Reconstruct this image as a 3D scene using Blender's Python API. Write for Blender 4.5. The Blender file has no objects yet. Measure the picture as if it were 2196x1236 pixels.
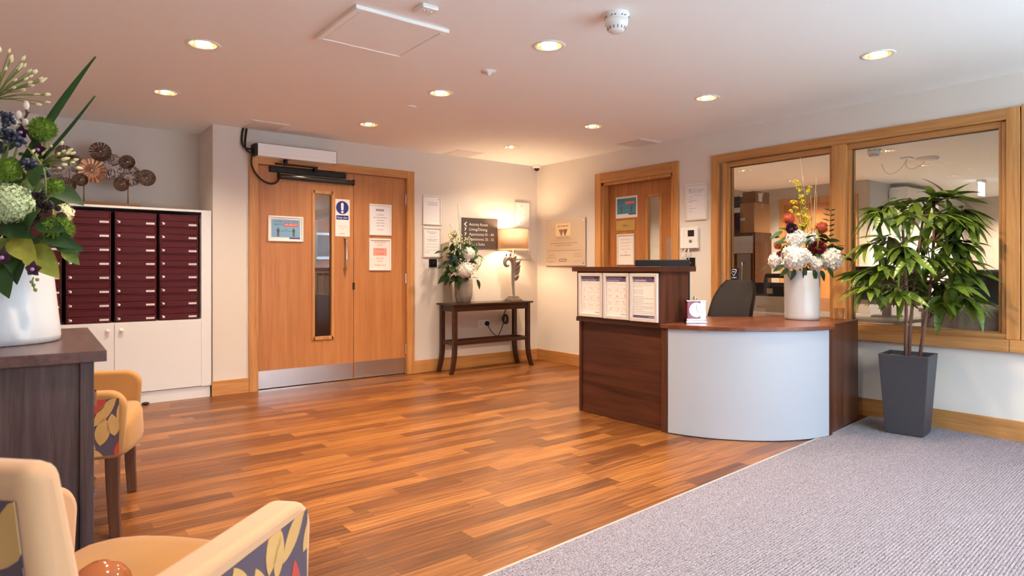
import bpy, math, random
from mathutils import Matrix, Vector
random.seed(7)
sc = bpy.context.scene
PI = math.pi

# ------------------------------------------------------------------ camera / pixel helpers
F, YH, CX, HC, A = 1360.0, 578.0, 1098.0, 1.12, math.radians(38.2)   # 2196x1236 frame
FW = (math.sin(A), math.cos(A)); RT = (math.cos(A), -math.sin(A))
cam = bpy.data.cameras.new('camera'); camo = bpy.data.objects.new('camera', cam)
sc.collection.objects.link(camo)
cam.sensor_width = 36; cam.lens = 36 * F / 2196; cam.shift_y = -40 / 2196
camo.location = (0, 0, HC); camo.rotation_euler = (PI / 2, 0, -A)
cam.clip_start = 0.05
cam.dof.use_dof = True; cam.dof.focus_distance = 5.2; cam.dof.aperture_fstop = 7.0
sc.camera = camo

def ray(x, y):
    u = (x - CX) / F; v = (YH - y) / F
    return Vector((FW[0] + u * RT[0], FW[1] + u * RT[1], v))
CP = Vector((0, 0, HC))
def atx(x, y, X): r = ray(x, y); return CP + r * (X / r.x)
def aty(x, y, Y): r = ray(x, y); return CP + r * (Y / r.y)
def atz(x, y, Z): r = ray(x, y); return CP + r * ((Z - HC) / r.z)
def dep(x, y, d): return CP + ray(x, y) * d

# ------------------------------------------------------------------ world, exposure
sc.view_settings.view_transform = 'Standard'
sc.view_settings.look = 'None'
sc.view_settings.gamma = 1.0
sc.view_settings.use_curve_mapping = False
sc.view_settings.exposure = 1.15
try:
    sc.cycles.use_denoising = True
    sc.cycles.max_bounces = 10
    sc.cycles.diffuse_bounces = 5
    sc.cycles.sample_clamp_indirect = 6
    sc.cycles.caustics_reflective = False
    sc.cycles.caustics_refractive = False
except Exception:
    pass
SKY = 9.8
LAMP = 58.0
wd = bpy.data.worlds.new('sky'); sc.world = wd; wd.use_nodes = True
bg = wd.node_tree.nodes['Background']
bg.inputs[0].default_value = (0.57, 0.80, 1.0, 1); bg.inputs[1].default_value = SKY

# ------------------------------------------------------------------ room dimensions
YA, XB, ZC = 6.017, 5.134, 2.4          # back wall, right wall, ceiling
XL, YF = -0.95, -1.5                    # left wall, glazed front wall
YALC, XP = 6.54, 1.385                  # alcove back, pier side
OX, OX2, OY1, OY0 = 9.55, 13.6, 5.8, -0.30   # office

# ------------------------------------------------------------------ materials
def lin(c):
    c = c / 255.0
    return c / 12.92 if c <= 0.04045 else ((c + 0.055) / 1.055) ** 2.4
def S(r, g, b): return (lin(r), lin(g), lin(b), 1)
MATS = {}
def new(name):
    m = bpy.data.materials.new(name); m.use_nodes = True; MATS[name] = m
    return m, m.node_tree.nodes, m.node_tree.links, m.node_tree.nodes['Principled BSDF']
def mat(name, col, rough=0.5, metal=0.0, var=0.0, vscale=8.0, bump=0.0, bscale=200.0, coat=0.0, emit=None, estr=0.0, trans=0.0, spec=0.5, sheen=0.0, sss=0.0):
    m, N, L, b = new(name)
    b.inputs['Base Color'].default_value = col; b.inputs['Roughness'].default_value = rough
    b.inputs['Metallic'].default_value = metal; b.inputs['Coat Weight'].default_value = coat
    b.inputs['Specular IOR Level'].default_value = spec; b.inputs['Transmission Weight'].default_value = trans
    b.inputs['Sheen Weight'].default_value = sheen; b.inputs['Subsurface Weight'].default_value = sss
    if emit: b.inputs['Emission Color'].default_value = emit; b.inputs['Emission Strength'].default_value = estr
    if var or bump:
        g = N.new('ShaderNodeNewGeometry')
    if var:
        n = N.new('ShaderNodeTexNoise'); n.inputs['Scale'].default_value = vscale; n.inputs['Detail'].default_value = 4
        L.new(g.outputs['Position'], n.inputs['Vector'])
        mx = N.new('ShaderNodeMix'); mx.data_type = 'RGBA'
        mx.inputs['A'].default_value = tuple(c * (1 - var) for c in col[:3]) + (1,)
        mx.inputs['B'].default_value = tuple(min(1, c * (1 + var)) for c in col[:3]) + (1,)
        L.new(n.outputs['Fac'], mx.inputs['Factor']); L.new(mx.outputs['Result'], b.inputs['Base Color'])
    if bump:
        n2 = N.new('ShaderNodeTexNoise'); n2.inputs['Scale'].default_value = bscale
        L.new(g.outputs['Position'], n2.inputs['Vector'])
        bp = N.new('ShaderNodeBump'); bp.inputs['Strength'].default_value = bump; bp.inputs['Distance'].default_value = 0.002
        L.new(n2.outputs['Fac'], bp.inputs['Height']); L.new(bp.outputs['Normal'], b.inputs['Normal'])
    return m
def wood(name, c1, c2, axis='Z', rough=0.4, s=1.0, coat=0.0, c3=None, spec=0.4):
    m, N, L, b = new(name)
    g = N.new('ShaderNodeNewGeometry'); mp = N.new('ShaderNodeMapping')
    sc_ = {'X': (1.2, 22, 22), 'Y': (22, 1.2, 22), 'Z': (22, 22, 1.2)}[axis]
    mp.inputs['Scale'].default_value = tuple(v * s for v in sc_)
    L.new(g.outputs['Position'], mp.inputs['Vector'])
    n = N.new('ShaderNodeTexNoise'); n.inputs['Scale'].default_value = 1.0; n.inputs['Detail'].default_value = 6; n.inputs['Distortion'].default_value = 0.8
    n2 = N.new('ShaderNodeTexNoise'); n2.inputs['Scale'].default_value = 5.0; n2.inputs['Detail'].default_value = 3
    L.new(mp.outputs['Vector'], n.inputs['Vector']); L.new(mp.outputs['Vector'], n2.inputs['Vector'])
    ad = N.new('ShaderNodeMath'); ad.operation = 'MULTIPLY_ADD'; ad.inputs[1].default_value = 0.45; 
    L.new(n2.outputs['Fac'], ad.inputs[0]); L.new(n.outputs['Fac'], ad.inputs[2])
    r = N.new('ShaderNodeValToRGB'); r.color_ramp.elements[0].position = 0.45; r.color_ramp.elements[1].position = 0.98
    r.color_ramp.elements[0].color = c1; r.color_ramp.elements[1].color = c2
    L.new(ad.outputs[0], r.inputs['Fac']); L.new(r.outputs['Color'], b.inputs['Base Color'])
    b.inputs['Roughness'].default_value = rough; b.inputs['Coat Weight'].default_value = coat; b.inputs['Specular IOR Level'].default_value = spec
    bp = N.new('ShaderNodeBump'); bp.inputs['Strength'].default_value = 0.08; bp.inputs['Distance'].default_value = 0.001
    L.new(n2.outputs['Fac'], bp.inputs['Height']); L.new(bp.outputs['Normal'], b.inputs['Normal'])
    return m
def glass(name, tint=(1, 1, 1, 1), refl=1.0):
    m, N, L, b = new(name); N.remove(b)
    t = N.new('ShaderNodeBsdfTransparent'); t.inputs[0].default_value = tint
    g = N.new('ShaderNodeBsdfGlossy'); g.inputs['Roughness'].default_value = 0.0
    fr = N.new('ShaderNodeFresnel'); ge = N.new('ShaderNodeNewGeometry'); io = N.new('ShaderNodeMath'); io.operation = 'MULTIPLY_ADD'; io.inputs[1].default_value = 1 / 1.5 - 1.5; io.inputs[2].default_value = 1.5
    L.new(ge.outputs['Backfacing'], io.inputs[0]); L.new(io.outputs[0], fr.inputs['IOR'])
    ml = N.new('ShaderNodeMath'); ml.operation = 'MULTIPLY'; ml.inputs[1].default_value = refl; ml.use_clamp = True
    mx = N.new('ShaderNodeMixShader'); L.new(fr.outputs[0], ml.inputs[0]); L.new(ml.outputs[0], mx.inputs[0])
    L.new(t.outputs[0], mx.inputs[1]); L.new(g.outputs[0], mx.inputs[2])
    L.new(mx.outputs[0], N['Material Output'].inputs['Surface'])
    return m
def veil(name, col, fac, rough=0.6):
    m, N, L, b = new(name); b.inputs['Base Color'].default_value = col; b.inputs['Roughness'].default_value = rough
    t = N.new('ShaderNodeBsdfTransparent'); mx = N.new('ShaderNodeMixShader'); mx.inputs[0].default_value = fac
    L.new(t.outputs[0], mx.inputs[1]); L.new(b.outputs[0], mx.inputs[2]); L.new(mx.outputs[0], N['Material Output'].inputs['Surface'])
    return m
def shade_mat(name, col):
    m, N, L, b = new(name); b.inputs['Base Color'].default_value = col; b.inputs['Roughness'].default_value = 0.9
    t = N.new('ShaderNodeBsdfTranslucent'); t.inputs[0].default_value = col
    mx = N.new('ShaderNodeMixShader'); mx.inputs[0].default_value = 0.28
    L.new(b.outputs[0], mx.inputs[1]); L.new(t.outputs[0], mx.inputs[2]); L.new(mx.outputs[0], N['Material Output'].inputs['Surface'])
    return m
def plank_mat():
    m, N, L, b = new('wood plank floor')
    g = N.new('ShaderNodeNewGeometry'); at = N.new('ShaderNodeAttribute'); at.attribute_name = 'tone'
    sd = N.new('ShaderNodeAttribute'); sd.attribute_name = 'seed'
    cmb = N.new('ShaderNodeCombineXYZ'); L.new(sd.outputs['Fac'], cmb.inputs[0]); L.new(sd.outputs['Fac'], cmb.inputs[1])
    ad = N.new('ShaderNodeVectorMath'); L.new(g.outputs['Position'], ad.inputs[0]); L.new(cmb.outputs[0], ad.inputs[1])
    mp = N.new('ShaderNodeMapping'); mp.inputs['Scale'].default_value = (2.0, 26, 1); L.new(ad.outputs[0], mp.inputs['Vector'])
    n = N.new('ShaderNodeTexNoise'); n.inputs['Scale'].default_value = 1.0; n.inputs['Detail'].default_value = 5; n.inputs['Distortion'].default_value = 1.4
    L.new(mp.outputs[0], n.inputs['Vector'])
    mp2 = N.new('ShaderNodeMapping'); mp2.inputs['Scale'].default_value = (5, 150, 1); L.new(ad.outputs[0], mp2.inputs['Vector'])
    n2 = N.new('ShaderNodeTexNoise'); n2.inputs['Scale'].default_value = 1.0; n2.inputs['Detail'].default_value = 3; L.new(mp2.outputs[0], n2.inputs['Vector'])
    w = N.new('ShaderNodeTexWave'); w.wave_type = 'RINGS'; w.inputs['Scale'].default_value = 1.1; w.inputs['Distortion'].default_value = 6; w.inputs['Detail'].default_value = 2
    mp3 = N.new('ShaderNodeMapping'); mp3.inputs['Scale'].default_value = (0.9, 9, 1); L.new(ad.outputs[0], mp3.inputs['Vector']); L.new(mp3.outputs[0], w.inputs['Vector'])
    def madd(a, k, c):
        q = N.new('ShaderNodeMath'); q.operation = 'MULTIPLY_ADD'; q.inputs[1].default_value = k
        L.new(a, q.inputs[0])
        if hasattr(c, 'links'): L.new(c, q.inputs[2])
        else: q.inputs[2].default_value = c
        return q.outputs[0]
    v = madd(at.outputs['Fac'], 0.42, -0.42); v = madd(n.outputs['Fac'], 0.85, v); v = madd(n2.outputs['Fac'], 0.5, v); v = madd(w.outputs['Fac'], 0.16, v)
    r = N.new('ShaderNodeValToRGB'); e = r.color_ramp.elements
    e[0].position = 0.08; e[0].color = S(56, 28, 12); e[1].position = 0.95; e[1].color = S(162, 104, 50)
    k = e.new(0.5); k.color = S(108, 61, 26)
    L.new(v, r.inputs['Fac']); L.new(r.outputs['Color'], b.inputs['Base Color'])
    b.inputs['Roughness'].default_value = 0.33; b.inputs['Specular IOR Level'].default_value = 0.35
    rm = N.new('ShaderNodeMath'); rm.operation = 'MULTIPLY_ADD'; rm.inputs[1].default_value = 0.18; rm.inputs[2].default_value = 0.24
    L.new(n2.outputs['Fac'], rm.inputs[0]); L.new(rm.outputs[0], b.inputs['Roughness'])
    return m
def carpet_mat():
    m, N, L, b = new('ribbed entrance matting')
    g = N.new('ShaderNodeNewGeometry')
    n = N.new('ShaderNodeTexNoise'); n.inputs['Scale'].default_value = 230; n.inputs['Detail'].default_value = 3
    mp = N.new('ShaderNodeMapping'); mp.inputs['Scale'].default_value = (0.6, 1, 1); L.new(g.outputs['Position'], mp.inputs[0]); L.new(mp.outputs[0], n.inputs['Vector'])
    n3 = N.new('ShaderNodeTexNoise'); n3.inputs['Scale'].default_value = 2.0; L.new(g.outputs['Position'], n3.inputs['Vector'])
    r = N.new('ShaderNodeValToRGB'); e = r.color_ramp.elements
    e[0].position = 0.30; e[0].color = S(88, 76, 78); e[1].position = 0.70; e[1].color = S(170, 158, 162)
    L.new(n.outputs['Fac'], r.inputs['Fac']); L.new(r.outputs['Color'], b.inputs['Base Color'])
    b.inputs['Roughness'].default_value = 0.95; b.inputs['Specular IOR Level'].default_value = 0.1
    bp = N.new('ShaderNodeBump'); bp.inputs['Strength'].default_value = 0.6; bp.inputs['Distance'].default_value = 0.004
    L.new(n.outputs['Fac'], bp.inputs['Height']); L.new(bp.outputs['Normal'], b.inputs['Normal'])
    return m
def brick_mat():
    m, N, L, b = new('red house brick')
    g = N.new('ShaderNodeNewGeometry'); sp = N.new('ShaderNodeSeparateXYZ'); L.new(g.outputs['Position'], sp.inputs[0])
    c = N.new('ShaderNodeCombineXYZ'); L.new(sp.outputs['X'], c.inputs[0]); L.new(sp.outputs['Z'], c.inputs[1])
    t = N.new('ShaderNodeTexBrick'); t.inputs['Scale'].default_value = 4.5
    t.inputs['Color1'].default_value = S(178, 104, 82); t.inputs['Color2'].default_value = S(150, 84, 66); t.inputs['Mortar'].default_value = S(190, 176, 162)
    L.new(c.outputs[0], t.inputs['Vector']); L.new(t.outputs['Color'], b.inputs['Base Color']); b.inputs['Roughness'].default_value = 0.9
    return m
def leafy(name, c1, c2, rough=0.4, stripe=0.0, scale=9.0):
    m, N, L, b = new(name)
    oi = N.new('ShaderNodeObjectInfo'); tc = N.new('ShaderNodeTexCoord')
    n = N.new('ShaderNodeTexNoise'); n.inputs['Scale'].default_value = scale; L.new(tc.outputs['Object'], n.inputs['Vector'])
    ad = N.new('ShaderNodeMath'); ad.operation = 'MULTIPLY_ADD'; ad.inputs[1].default_value = 0.6; L.new(oi.outputs['Random'], ad.inputs[0])
    sb = N.new('ShaderNodeMath'); sb.operation = 'SUBTRACT'; sb.inputs[1].default_value = 0.3; L.new(n.outputs['Fac'], sb.inputs[0]); L.new(sb.outputs[0], ad.inputs[2])
    mx = N.new('ShaderNodeMix'); mx.data_type = 'RGBA'; mx.inputs['A'].default_value = c1; mx.inputs['B'].default_value = c2
    L.new(ad.outputs[0], mx.inputs['Factor']); L.new(mx.outputs['Result'], b.inputs['Base Color'])
    b.inputs['Roughness'].default_value = rough
    t = N.new('ShaderNodeBsdfTranslucent'); L.new(mx.outputs['Result'], t.inputs[0])
    ms = N.new('ShaderNodeMixShader'); ms.inputs[0].default_value = 0.15
    L.new(b.outputs[0], ms.inputs[1]); L.new(t.outputs[0], ms.inputs[2]); L.new(ms.outputs[0], N['Material Output'].inputs['Surface'])
    if stripe:
        w = N.new('ShaderNodeTexWave'); w.inputs['Scale'].default_value = stripe; w.inputs['Distortion'].default_value = 2; L.new(tc.outputs['Object'], w.inputs['Vector'])
        bp = N.new('ShaderNodeBump'); bp.inputs['Strength'].default_value = 0.35; bp.inputs['Distance'].default_value = 0.004
        L.new(w.outputs['Fac'], bp.inputs['Height']); L.new(bp.outputs['Normal'], b.inputs['Normal'])
    return m

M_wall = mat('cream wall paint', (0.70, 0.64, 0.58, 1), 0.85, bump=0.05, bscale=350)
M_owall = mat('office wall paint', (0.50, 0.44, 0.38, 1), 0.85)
M_ceil = mat('white ceiling paint', (0.91, 0.90, 0.88, 1), 0.8, spec=0.3)
M_white = mat('white laminate', (0.74, 0.74, 0.74, 1), 0.4)
M_wplastic = mat('white plastic', (0.82, 0.81, 0.78, 1), 0.35)
M_gplastic = mat('grey slot plastic', (0.12, 0.12, 0.12, 1), 0.5)
M_black = mat('black plastic', (0.010, 0.010, 0.012, 1), 0.45, spec=0.25)
M_rubber = mat('black rubber', (0.015, 0.015, 0.015, 1), 0.6)
M_oakZ = wood('oak trim upright', S(170, 112, 60), S(208, 152, 92), 'Z', 0.42)
M_oakX = wood('oak trim along back', S(170, 112, 60), S(208, 152, 92), 'X', 0.42)
M_oakY = wood('oak trim along side', S(160, 104, 56), S(200, 146, 88), 'Y', 0.42)
M_door = wood('oak door veneer', S(170, 108, 60), S(194, 132, 79), 'Z', 0.42, s=0.8)
M_walnut = wood('dark walnut laminate', S(44, 22, 16), S(92, 50, 34), 'X', 0.32, s=0.5)
M_walnutY = wood('dark walnut laminate along side', S(44, 22, 16), S(92, 50, 34), 'Y', 0.32, s=0.5)
M_walnutZ = wood('dark walnut laminate upright', S(52, 27, 19), S(104, 60, 42), 'Z', 0.32, s=0.5)
M_wtop = wood('walnut worktop', S(80, 40, 26), S(128, 72, 48), 'X', 0.25, s=0.5)
M_espresso = wood('dark stained table wood', S(40, 22, 16), S(70, 40, 28), 'X', 0.3)
M_wenge = wood('wenge sideboard wood', S(50, 36, 35), S(84, 65, 62), 'Z', 0.45, s=2.2)
M_wengetop = wood('wenge sideboard top', S(62, 42, 40), S(98, 72, 68), 'Y', 0.35, s=2.2)
M_legwood = wood('dark beech chair leg', S(70, 42, 30), S(104, 66, 48), 'Z', 0.4)
M_steel = mat('brushed steel', (0.62, 0.60, 0.58, 1), 0.28, 1.0, var=0.12, vscale=3)
M_chrome = mat('polished chrome', (0.78, 0.77, 0.76, 1), 0.12, 1.0)
M_alu = mat('champagne snap frame', (0.78, 0.72, 0.66, 1), 0.35, 0.35)
M_wframe = mat('white snap frame', (0.82, 0.78, 0.73, 1), 0.4)
M_paper = mat('white paper', (0.84, 0.82, 0.82, 1), 0.6)
M_paper2 = mat('warm white paper', (0.85, 0.78, 0.73, 1), 0.6)
M_ink = mat('dark grey ink', (0.10, 0.10, 0.12, 1), 0.7)
M_inkl = mat('pale grey ink', (0.42, 0.40, 0.41, 1), 0.7)
M_pinkink = mat('pink print', (0.75, 0.50, 0.48, 1), 0.7)
M_red = mat('red print', S(214, 84, 74), 0.6)
M_redpale = mat('pale red print', S(240, 160, 146), 0.6)
M_redink = mat('red ink', S(206, 96, 80), 0.6)
M_blue = mat('poster light blue', S(128, 172, 204), 0.55)
M_teal = mat('poster teal blue', S(70, 140, 170), 0.55)
M_navy = mat('sign navy blue', S(28, 36, 120), 0.5)
M_purple = mat('purple print', S(92, 78, 118), 0.6)
M_signgrey = mat('charcoal sign panel', S(84, 74, 70), 0.35)
M_signtext = mat('off white sign lettering', (0.85, 0.82, 0.78, 1), 0.5)
M_brass = mat('brushed brass plate', S(196, 164, 96), 0.35, 0.7)
M_maroon = mat('maroon powder coat', S(78, 9, 20), 0.5, var=0.05, spec=0.25)
M_maroond = mat('maroon letterbox body', S(62, 12, 22), 0.5)
M_bglass = glass('clear window glass', (0.97, 0.98, 0.98, 1), 1.1)
M_oglass = glass('office window glass', (0.96, 0.965, 0.965, 1), 1.0)
M_dglass = glass('dark wired door glass', (0.72, 0.70, 0.68, 1), 2.0)
M_reflveil = veil('window reflection veil', S(190, 165, 140), 0.35)
M_acryl = glass('clear acrylic', (0.95, 0.92, 0.86, 1), 1.2)
M_plaque = veil('frosted glass plaque', S(205, 180, 150), 0.55, 0.25)
M_plank = plank_mat()
M_carpet = carpet_mat()
M_brick = brick_mat()
M_slab = mat('screed', (0.16, 0.09, 0.05, 1), 0.9)
M_bulb = mat('lit lamp', (1, 0.9, 0.75, 1), 0.5, emit=(1.0, 0.80, 0.52, 1), estr=22.0)
M_reflector = mat('gold lamp reflector', (0.95, 0.78, 0.52, 1), 0.18, 1.0)
M_shade = shade_mat('linen lamp shade', S(236, 212, 182))
M_silver = mat('antique silver', (0.42, 0.37, 0.32, 1), 0.35, 0.8, var=0.25, vscale=40, bump=0.3, bscale=90)
M_vasegrey = mat('grey stone vase', S(150, 140, 128), 0.6, var=0.25, vscale=14, bump=0.5, bscale=40)
M_vasewhite = mat('white glazed ceramic', (0.62, 0.62, 0.62, 1), 0.22, bump=0.12, bscale=30)
M_pot = mat('charcoal fibre planter', S(58, 58, 64), 0.5)
M_soil = mat('bark chip soil', S(112, 92, 72), 0.95, var=0.5, vscale=70, bump=1.0, bscale=120)
M_trunk = mat('brown plant stem', S(112, 78, 62), 0.7, var=0.25, vscale=30)
M_leaf = leafy('glossy green leaf', S(12, 42, 18), S(124, 146, 44), 0.34, stripe=14)
M_leafD = leafy('deep green leaf', S(16, 44, 20), S(52, 92, 34), 0.6)
M_leafY = leafy('yellow green leaf', S(58, 98, 30), S(172, 166, 62), 0.45, scale=22)
M_blade = leafy('dark blade leaf', S(28, 62, 26), S(44, 86, 34), 0.4)
M_lime = mat('lime green pompom', S(98, 130, 28), 0.7, var=0.4, vscale=60)
M_palegreen = mat('pale green florets', S(196, 210, 164), 0.6, var=0.2, vscale=40)
M_bud = mat('ivory flower bud', S(228, 222, 176), 0.5, var=0.15, vscale=50)
M_stemg = mat('green stem', S(110, 128, 60), 0.6)
M_berryb = mat('blue berry', S(36, 46, 70), 0.35, var=0.3, vscale=40)
M_berryk = mat('blackberry', S(30, 12, 22), 0.3)
M_orchid = mat('dark purple orchid', S(52, 18, 44), 0.45)
M_lilac = mat('lilac petal', S(176, 126, 176), 0.5)
M_catkin = mat('white catkin', S(220, 206, 196), 0.7)
M_twig = mat('dark twig', S(58, 40, 34), 0.8)
M_whitefl = mat('white petal', (0.86, 0.82, 0.76, 1), 0.55, sss=0.1)
M_yellowfl = mat('yellow blossom', S(206, 186, 40), 0.6, var=0.25, vscale=60)
M_orangefl = mat('rust orange protea', S(160, 62, 30), 0.6, var=0.4, vscale=50)
M_burg = mat('burgundy rose', S(104, 18, 30), 0.5)
M_bluefl = mat('blue petal', S(60, 90, 190), 0.5)
M_grass = mat('dry grass stalk', S(196, 178, 140), 0.7)
M_mustard = mat('mustard velvet', S(162, 112, 54), 0.8, var=0.2, vscale=7, sheen=0.15)
M_mustard_daylit = mat('daylit mustard velvet', S(194, 142, 98), 0.75, sheen=0.3)  # mustard velvet made lighter, with the daylight on it put into the colour
M_plum = mat('plum patterned fabric', S(84, 64, 72), 0.8)
M_leafcream = mat('cream leaf motif', S(196, 146, 84), 0.75, var=0.15, vscale=12)
M_petalred = mat('coral red motif', S(176, 62, 44), 0.75, var=0.15, vscale=12)
M_amber = mat('amber glass', S(190, 110, 60), 0.05, trans=0.35, coat=0.6)
M_bronze = mat('dark bronze disc', S(92, 70, 58), 0.35, 0.8, var=0.4, vscale=30, bump=0.4, bscale=60)
M_pewter = mat('pewter mesh disc', S(150, 132, 124), 0.4, 0.7, var=0.6, vscale=90, bump=0.8, bscale=120)
M_copper = mat('copper disc', S(158, 112, 84), 0.35, 0.8, var=0.4, vscale=30)
M_clockred = mat('burgundy enamel', S(140, 44, 66), 0.25, coat=0.5)
M_dial = mat('clock dial', (0.82, 0.82, 0.84, 1), 0.3)
M_cfab = mat('black chair fabric', S(34, 27, 25), 0.9, bump=0.3, bscale=500)
M_carton = mat('brown cardboard', S(186, 132, 78), 0.8, var=0.1)
M_cartond = mat('kraft box', S(140, 92, 56), 0.8, var=0.1)
M_crate = mat('purple crate', S(48, 28, 64), 0.4)
M_cupb = wood('brown cupboard wood', S(74, 44, 24), S(120, 76, 44), 'Z', 0.4)
M_curvepanel = mat('pale grey curved laminate', (0.39, 0.415, 0.46, 1), 0.38)
M_tarmac = mat('pale paving', S(205, 202, 196), 0.9)
M_upvc = mat('white window frame', (0.85, 0.86, 0.88, 1), 0.4)
M_curtain = mat('grey window curtain', S(120, 118, 122), 0.6, var=0.3, vscale=6)
M_corr = mat('corridor wall paint', S(170, 140, 110), 0.8)
M_scr = mat('dark screen', (0.02, 0.022, 0.025, 1), 0.12)

# ------------------------------------------------------------------ mesh helpers
C = sc.collection
WM = {}
class Pl:
    """a flat surface: a along it, z up, n out of it"""
    def __init__(s, o, u, n): s.o, s.u, s.n = Vector(o), Vector(u), Vector(n)
    def pt(s, a, z, n=0.0): return s.o + s.u * a + Vector((0, 0, z)) + s.n * n
PA = Pl((0, YA, 0), (1, 0, 0), (0, -1, 0))
PB = Pl((XB, 0, 0), (0, -1, 0), (-1, 0, 0))
def wa(x, y): p = aty(x, y, YA); return p.x, p.z
def wb(x, y): p = atx(x, y, XB); return -p.y, p.z

_tc = {}
def text_geo(s, align):
    k = (s, align)
    if k not in _tc:
        cu = bpy.data.curves.new('t', 'FONT'); cu.body = s; cu.size = 1; cu.align_x = align; cu.resolution_u = 2
        ob = bpy.data.objects.new('t', cu); C.objects.link(ob)
        dg = bpy.context.evaluated_depsgraph_get(); ev = ob.evaluated_get(dg); me = ev.to_mesh()
        _tc[k] = ([v.co.copy() for v in me.vertices], [tuple(p.vertices) for p in me.polygons])
        ev.to_mesh_clear(); bpy.data.objects.remove(ob); bpy.data.curves.remove(cu)
    return _tc[k]

class MB:
    def __init__(s, M=None): s.v = []; s.f = []; s.M = M
    def add(s, vs, fs):
        o = len(s.v)
        if s.M is None: s.v += [Vector(p) for p in vs]
        else: s.v += [s.M @ Vector(p) for p in vs]
        s.f += [tuple(i + o for i in f) for f in fs]
        return s
    def hexa(s, p):   # 8 points: bottom 4 ccw, top 4 ccw
        return s.add(p, [(3, 2, 1, 0), (4, 5, 6, 7), (0, 1, 5, 4), (1, 2, 6, 5), (2, 3, 7, 6), (3, 0, 4, 7)])
    def box(s, x0, x1, y0, y1, z0, z1):
        return s.hexa([(x0, y0, z0), (x1, y0, z0), (x1, y1, z0), (x0, y1, z0), (x0, y0, z1), (x1, y0, z1), (x1, y1, z1), (x0, y1, z1)])
    def obox(s, P, a0, a1, z0, z1, n0, n1):
        a0, a1 = min(a0, a1), max(a0, a1); z0, z1 = min(z0, z1), max(z0, z1); n0, n1 = min(n0, n1), max(n0, n1)
        return s.hexa([P.pt(a0, z0, n1), P.pt(a1, z0, n1), P.pt(a1, z0, n0), P.pt(a0, z0, n0), P.pt(a0, z1, n1), P.pt(a1, z1, n1), P.pt(a1, z1, n0), P.pt(a0, z1, n0)])
    def prism(s, pts, z0, z1):   # pts ccw in xy
        n = len(pts)
        vs = [(x, y, z0) for x, y in pts] + [(x, y, z1) for x, y in pts]
        fs = [tuple(range(n - 1, -1, -1)), tuple(range(n, 2 * n))] + [(i, (i + 1) % n, n + (i + 1) % n, n + i) for i in range(n)]
        return s.add(vs, fs)
    def pprism(s, P, pts, n0, n1):   # polygon (a,z) on a plane, ccw seen from outside
        n = len(pts)
        vs = [P.pt(a, z, n0) for a, z in pts] + [P.pt(a, z, n1) for a, z in pts]
        fs = [tuple(range(n - 1, -1, -1)), tuple(range(n, 2 * n))] + [(i, (i + 1) % n, n + (i + 1) % n, n + i) for i in range(n)]
        return s.add(vs, fs)
    def pdisc(s, P, a, z, r, n0, n1, seg=28, rz=None):
        return s.pprism(P, [(a + r * math.cos(2 * PI * i / seg), z + (rz or r) * math.sin(2 * PI * i / seg)) for i in range(seg)], n0, n1)
    def tube(s, pts, r, seg=8, cap=True):
        pts = [Vector(p) for p in pts]; n = len(pts)
        rs = r if isinstance(r, (list, tuple)) else [r] * n
        vs = []; up = None
        for i, p in enumerate(pts):
            t = (pts[min(i + 1, n - 1)] - pts[max(i - 1, 0)])
            t = t.normalized() if t.length > 1e-9 else Vector((0, 0, 1))
            if up is None:
                up = Vector((0, 0, 1)) if abs(t.z) < 0.9 else Vector((1, 0, 0))
            b = t.cross(up)
            b = b.normalized() if b.length > 1e-6 else Vector((1, 0, 0)); up = b.cross(t).normalized()
            for k in range(seg):
                a = 2 * PI * k / seg
                vs.append(p + (b * math.cos(a) + up * math.sin(a)) * rs[i])
        fs = [(i * seg + k, i * seg + (k + 1) % seg, (i + 1) * seg + (k + 1) % seg, (i + 1) * seg + k) for i in range(n - 1) for k in range(seg)]
        if cap: fs += [tuple(range(seg - 1, -1, -1)), tuple((n - 1) * seg + k for k in range(seg))]
        return s.add(vs, fs)
    def lathe(s, prof, c=(0, 0, 0), seg=32, cap0=True, cap1=True):
        vs = []; n = len(prof)
        for r, z in prof:
            for k in range(seg):
                a = 2 * PI * k / seg; vs.append((c[0] + r * math.cos(a), c[1] + r * math.sin(a), c[2] + z))
        fs = [(i * seg + k, i * seg + (k + 1) % seg, (i + 1) * seg + (k + 1) % seg, (i + 1) * seg + k) for i in range(n - 1) for k in range(seg)]
        if cap0: fs.append(tuple(range(seg - 1, -1, -1)))
        if cap1: fs.append(tuple((n - 1) * seg + k for k in range(seg)))
        return s.add(vs, fs)
    def ball(s, c, r, seg=10, rings=6, sc_=(1, 1, 1)):
        c = Vector(c); vs = [c + Vector((0, 0, r * sc_[2]))]
        for i in range(1, rings):
            th = PI * i / rings
            for k in range(seg):
                a = 2 * PI * k / seg
                vs.append(c + Vector((r * sc_[0] * math.sin(th) * math.cos(a), r * sc_[1] * math.sin(th) * math.sin(a), r * sc_[2] * math.cos(th))))
        vs.append(c - Vector((0, 0, r * sc_[2]))); fs = []
        for k in range(seg): fs.append((0, 1 + k, 1 + (k + 1) % seg))
        for i in range(rings - 2):
            for k in range(seg):
                a = 1 + i * seg + k; b = 1 + i * seg + (k + 1) % seg; fs.append((a, a + seg, b + seg, b))
        l = len(vs) - 1; o = 1 + (rings - 2) * seg
        for k in range(seg): fs.append((o + (k + 1) % seg, o + k, l))
        return s.add(vs, fs)
    def text(s, P, txt, a, z, h, n, align='CENTER', width=None, maxw=None):
        vs, fs = text_geo(txt, align)
        if not vs: return s
        w = max(v.x for v in vs) - min(v.x for v in vs); k = h / 0.72; kx = k
        if width: kx = width / w
        if maxw and w * kx > maxw: kx = maxw / w
        return s.add([P.pt(a + v.x * kx, z + v.y * k, n) for v in vs], fs)
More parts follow.
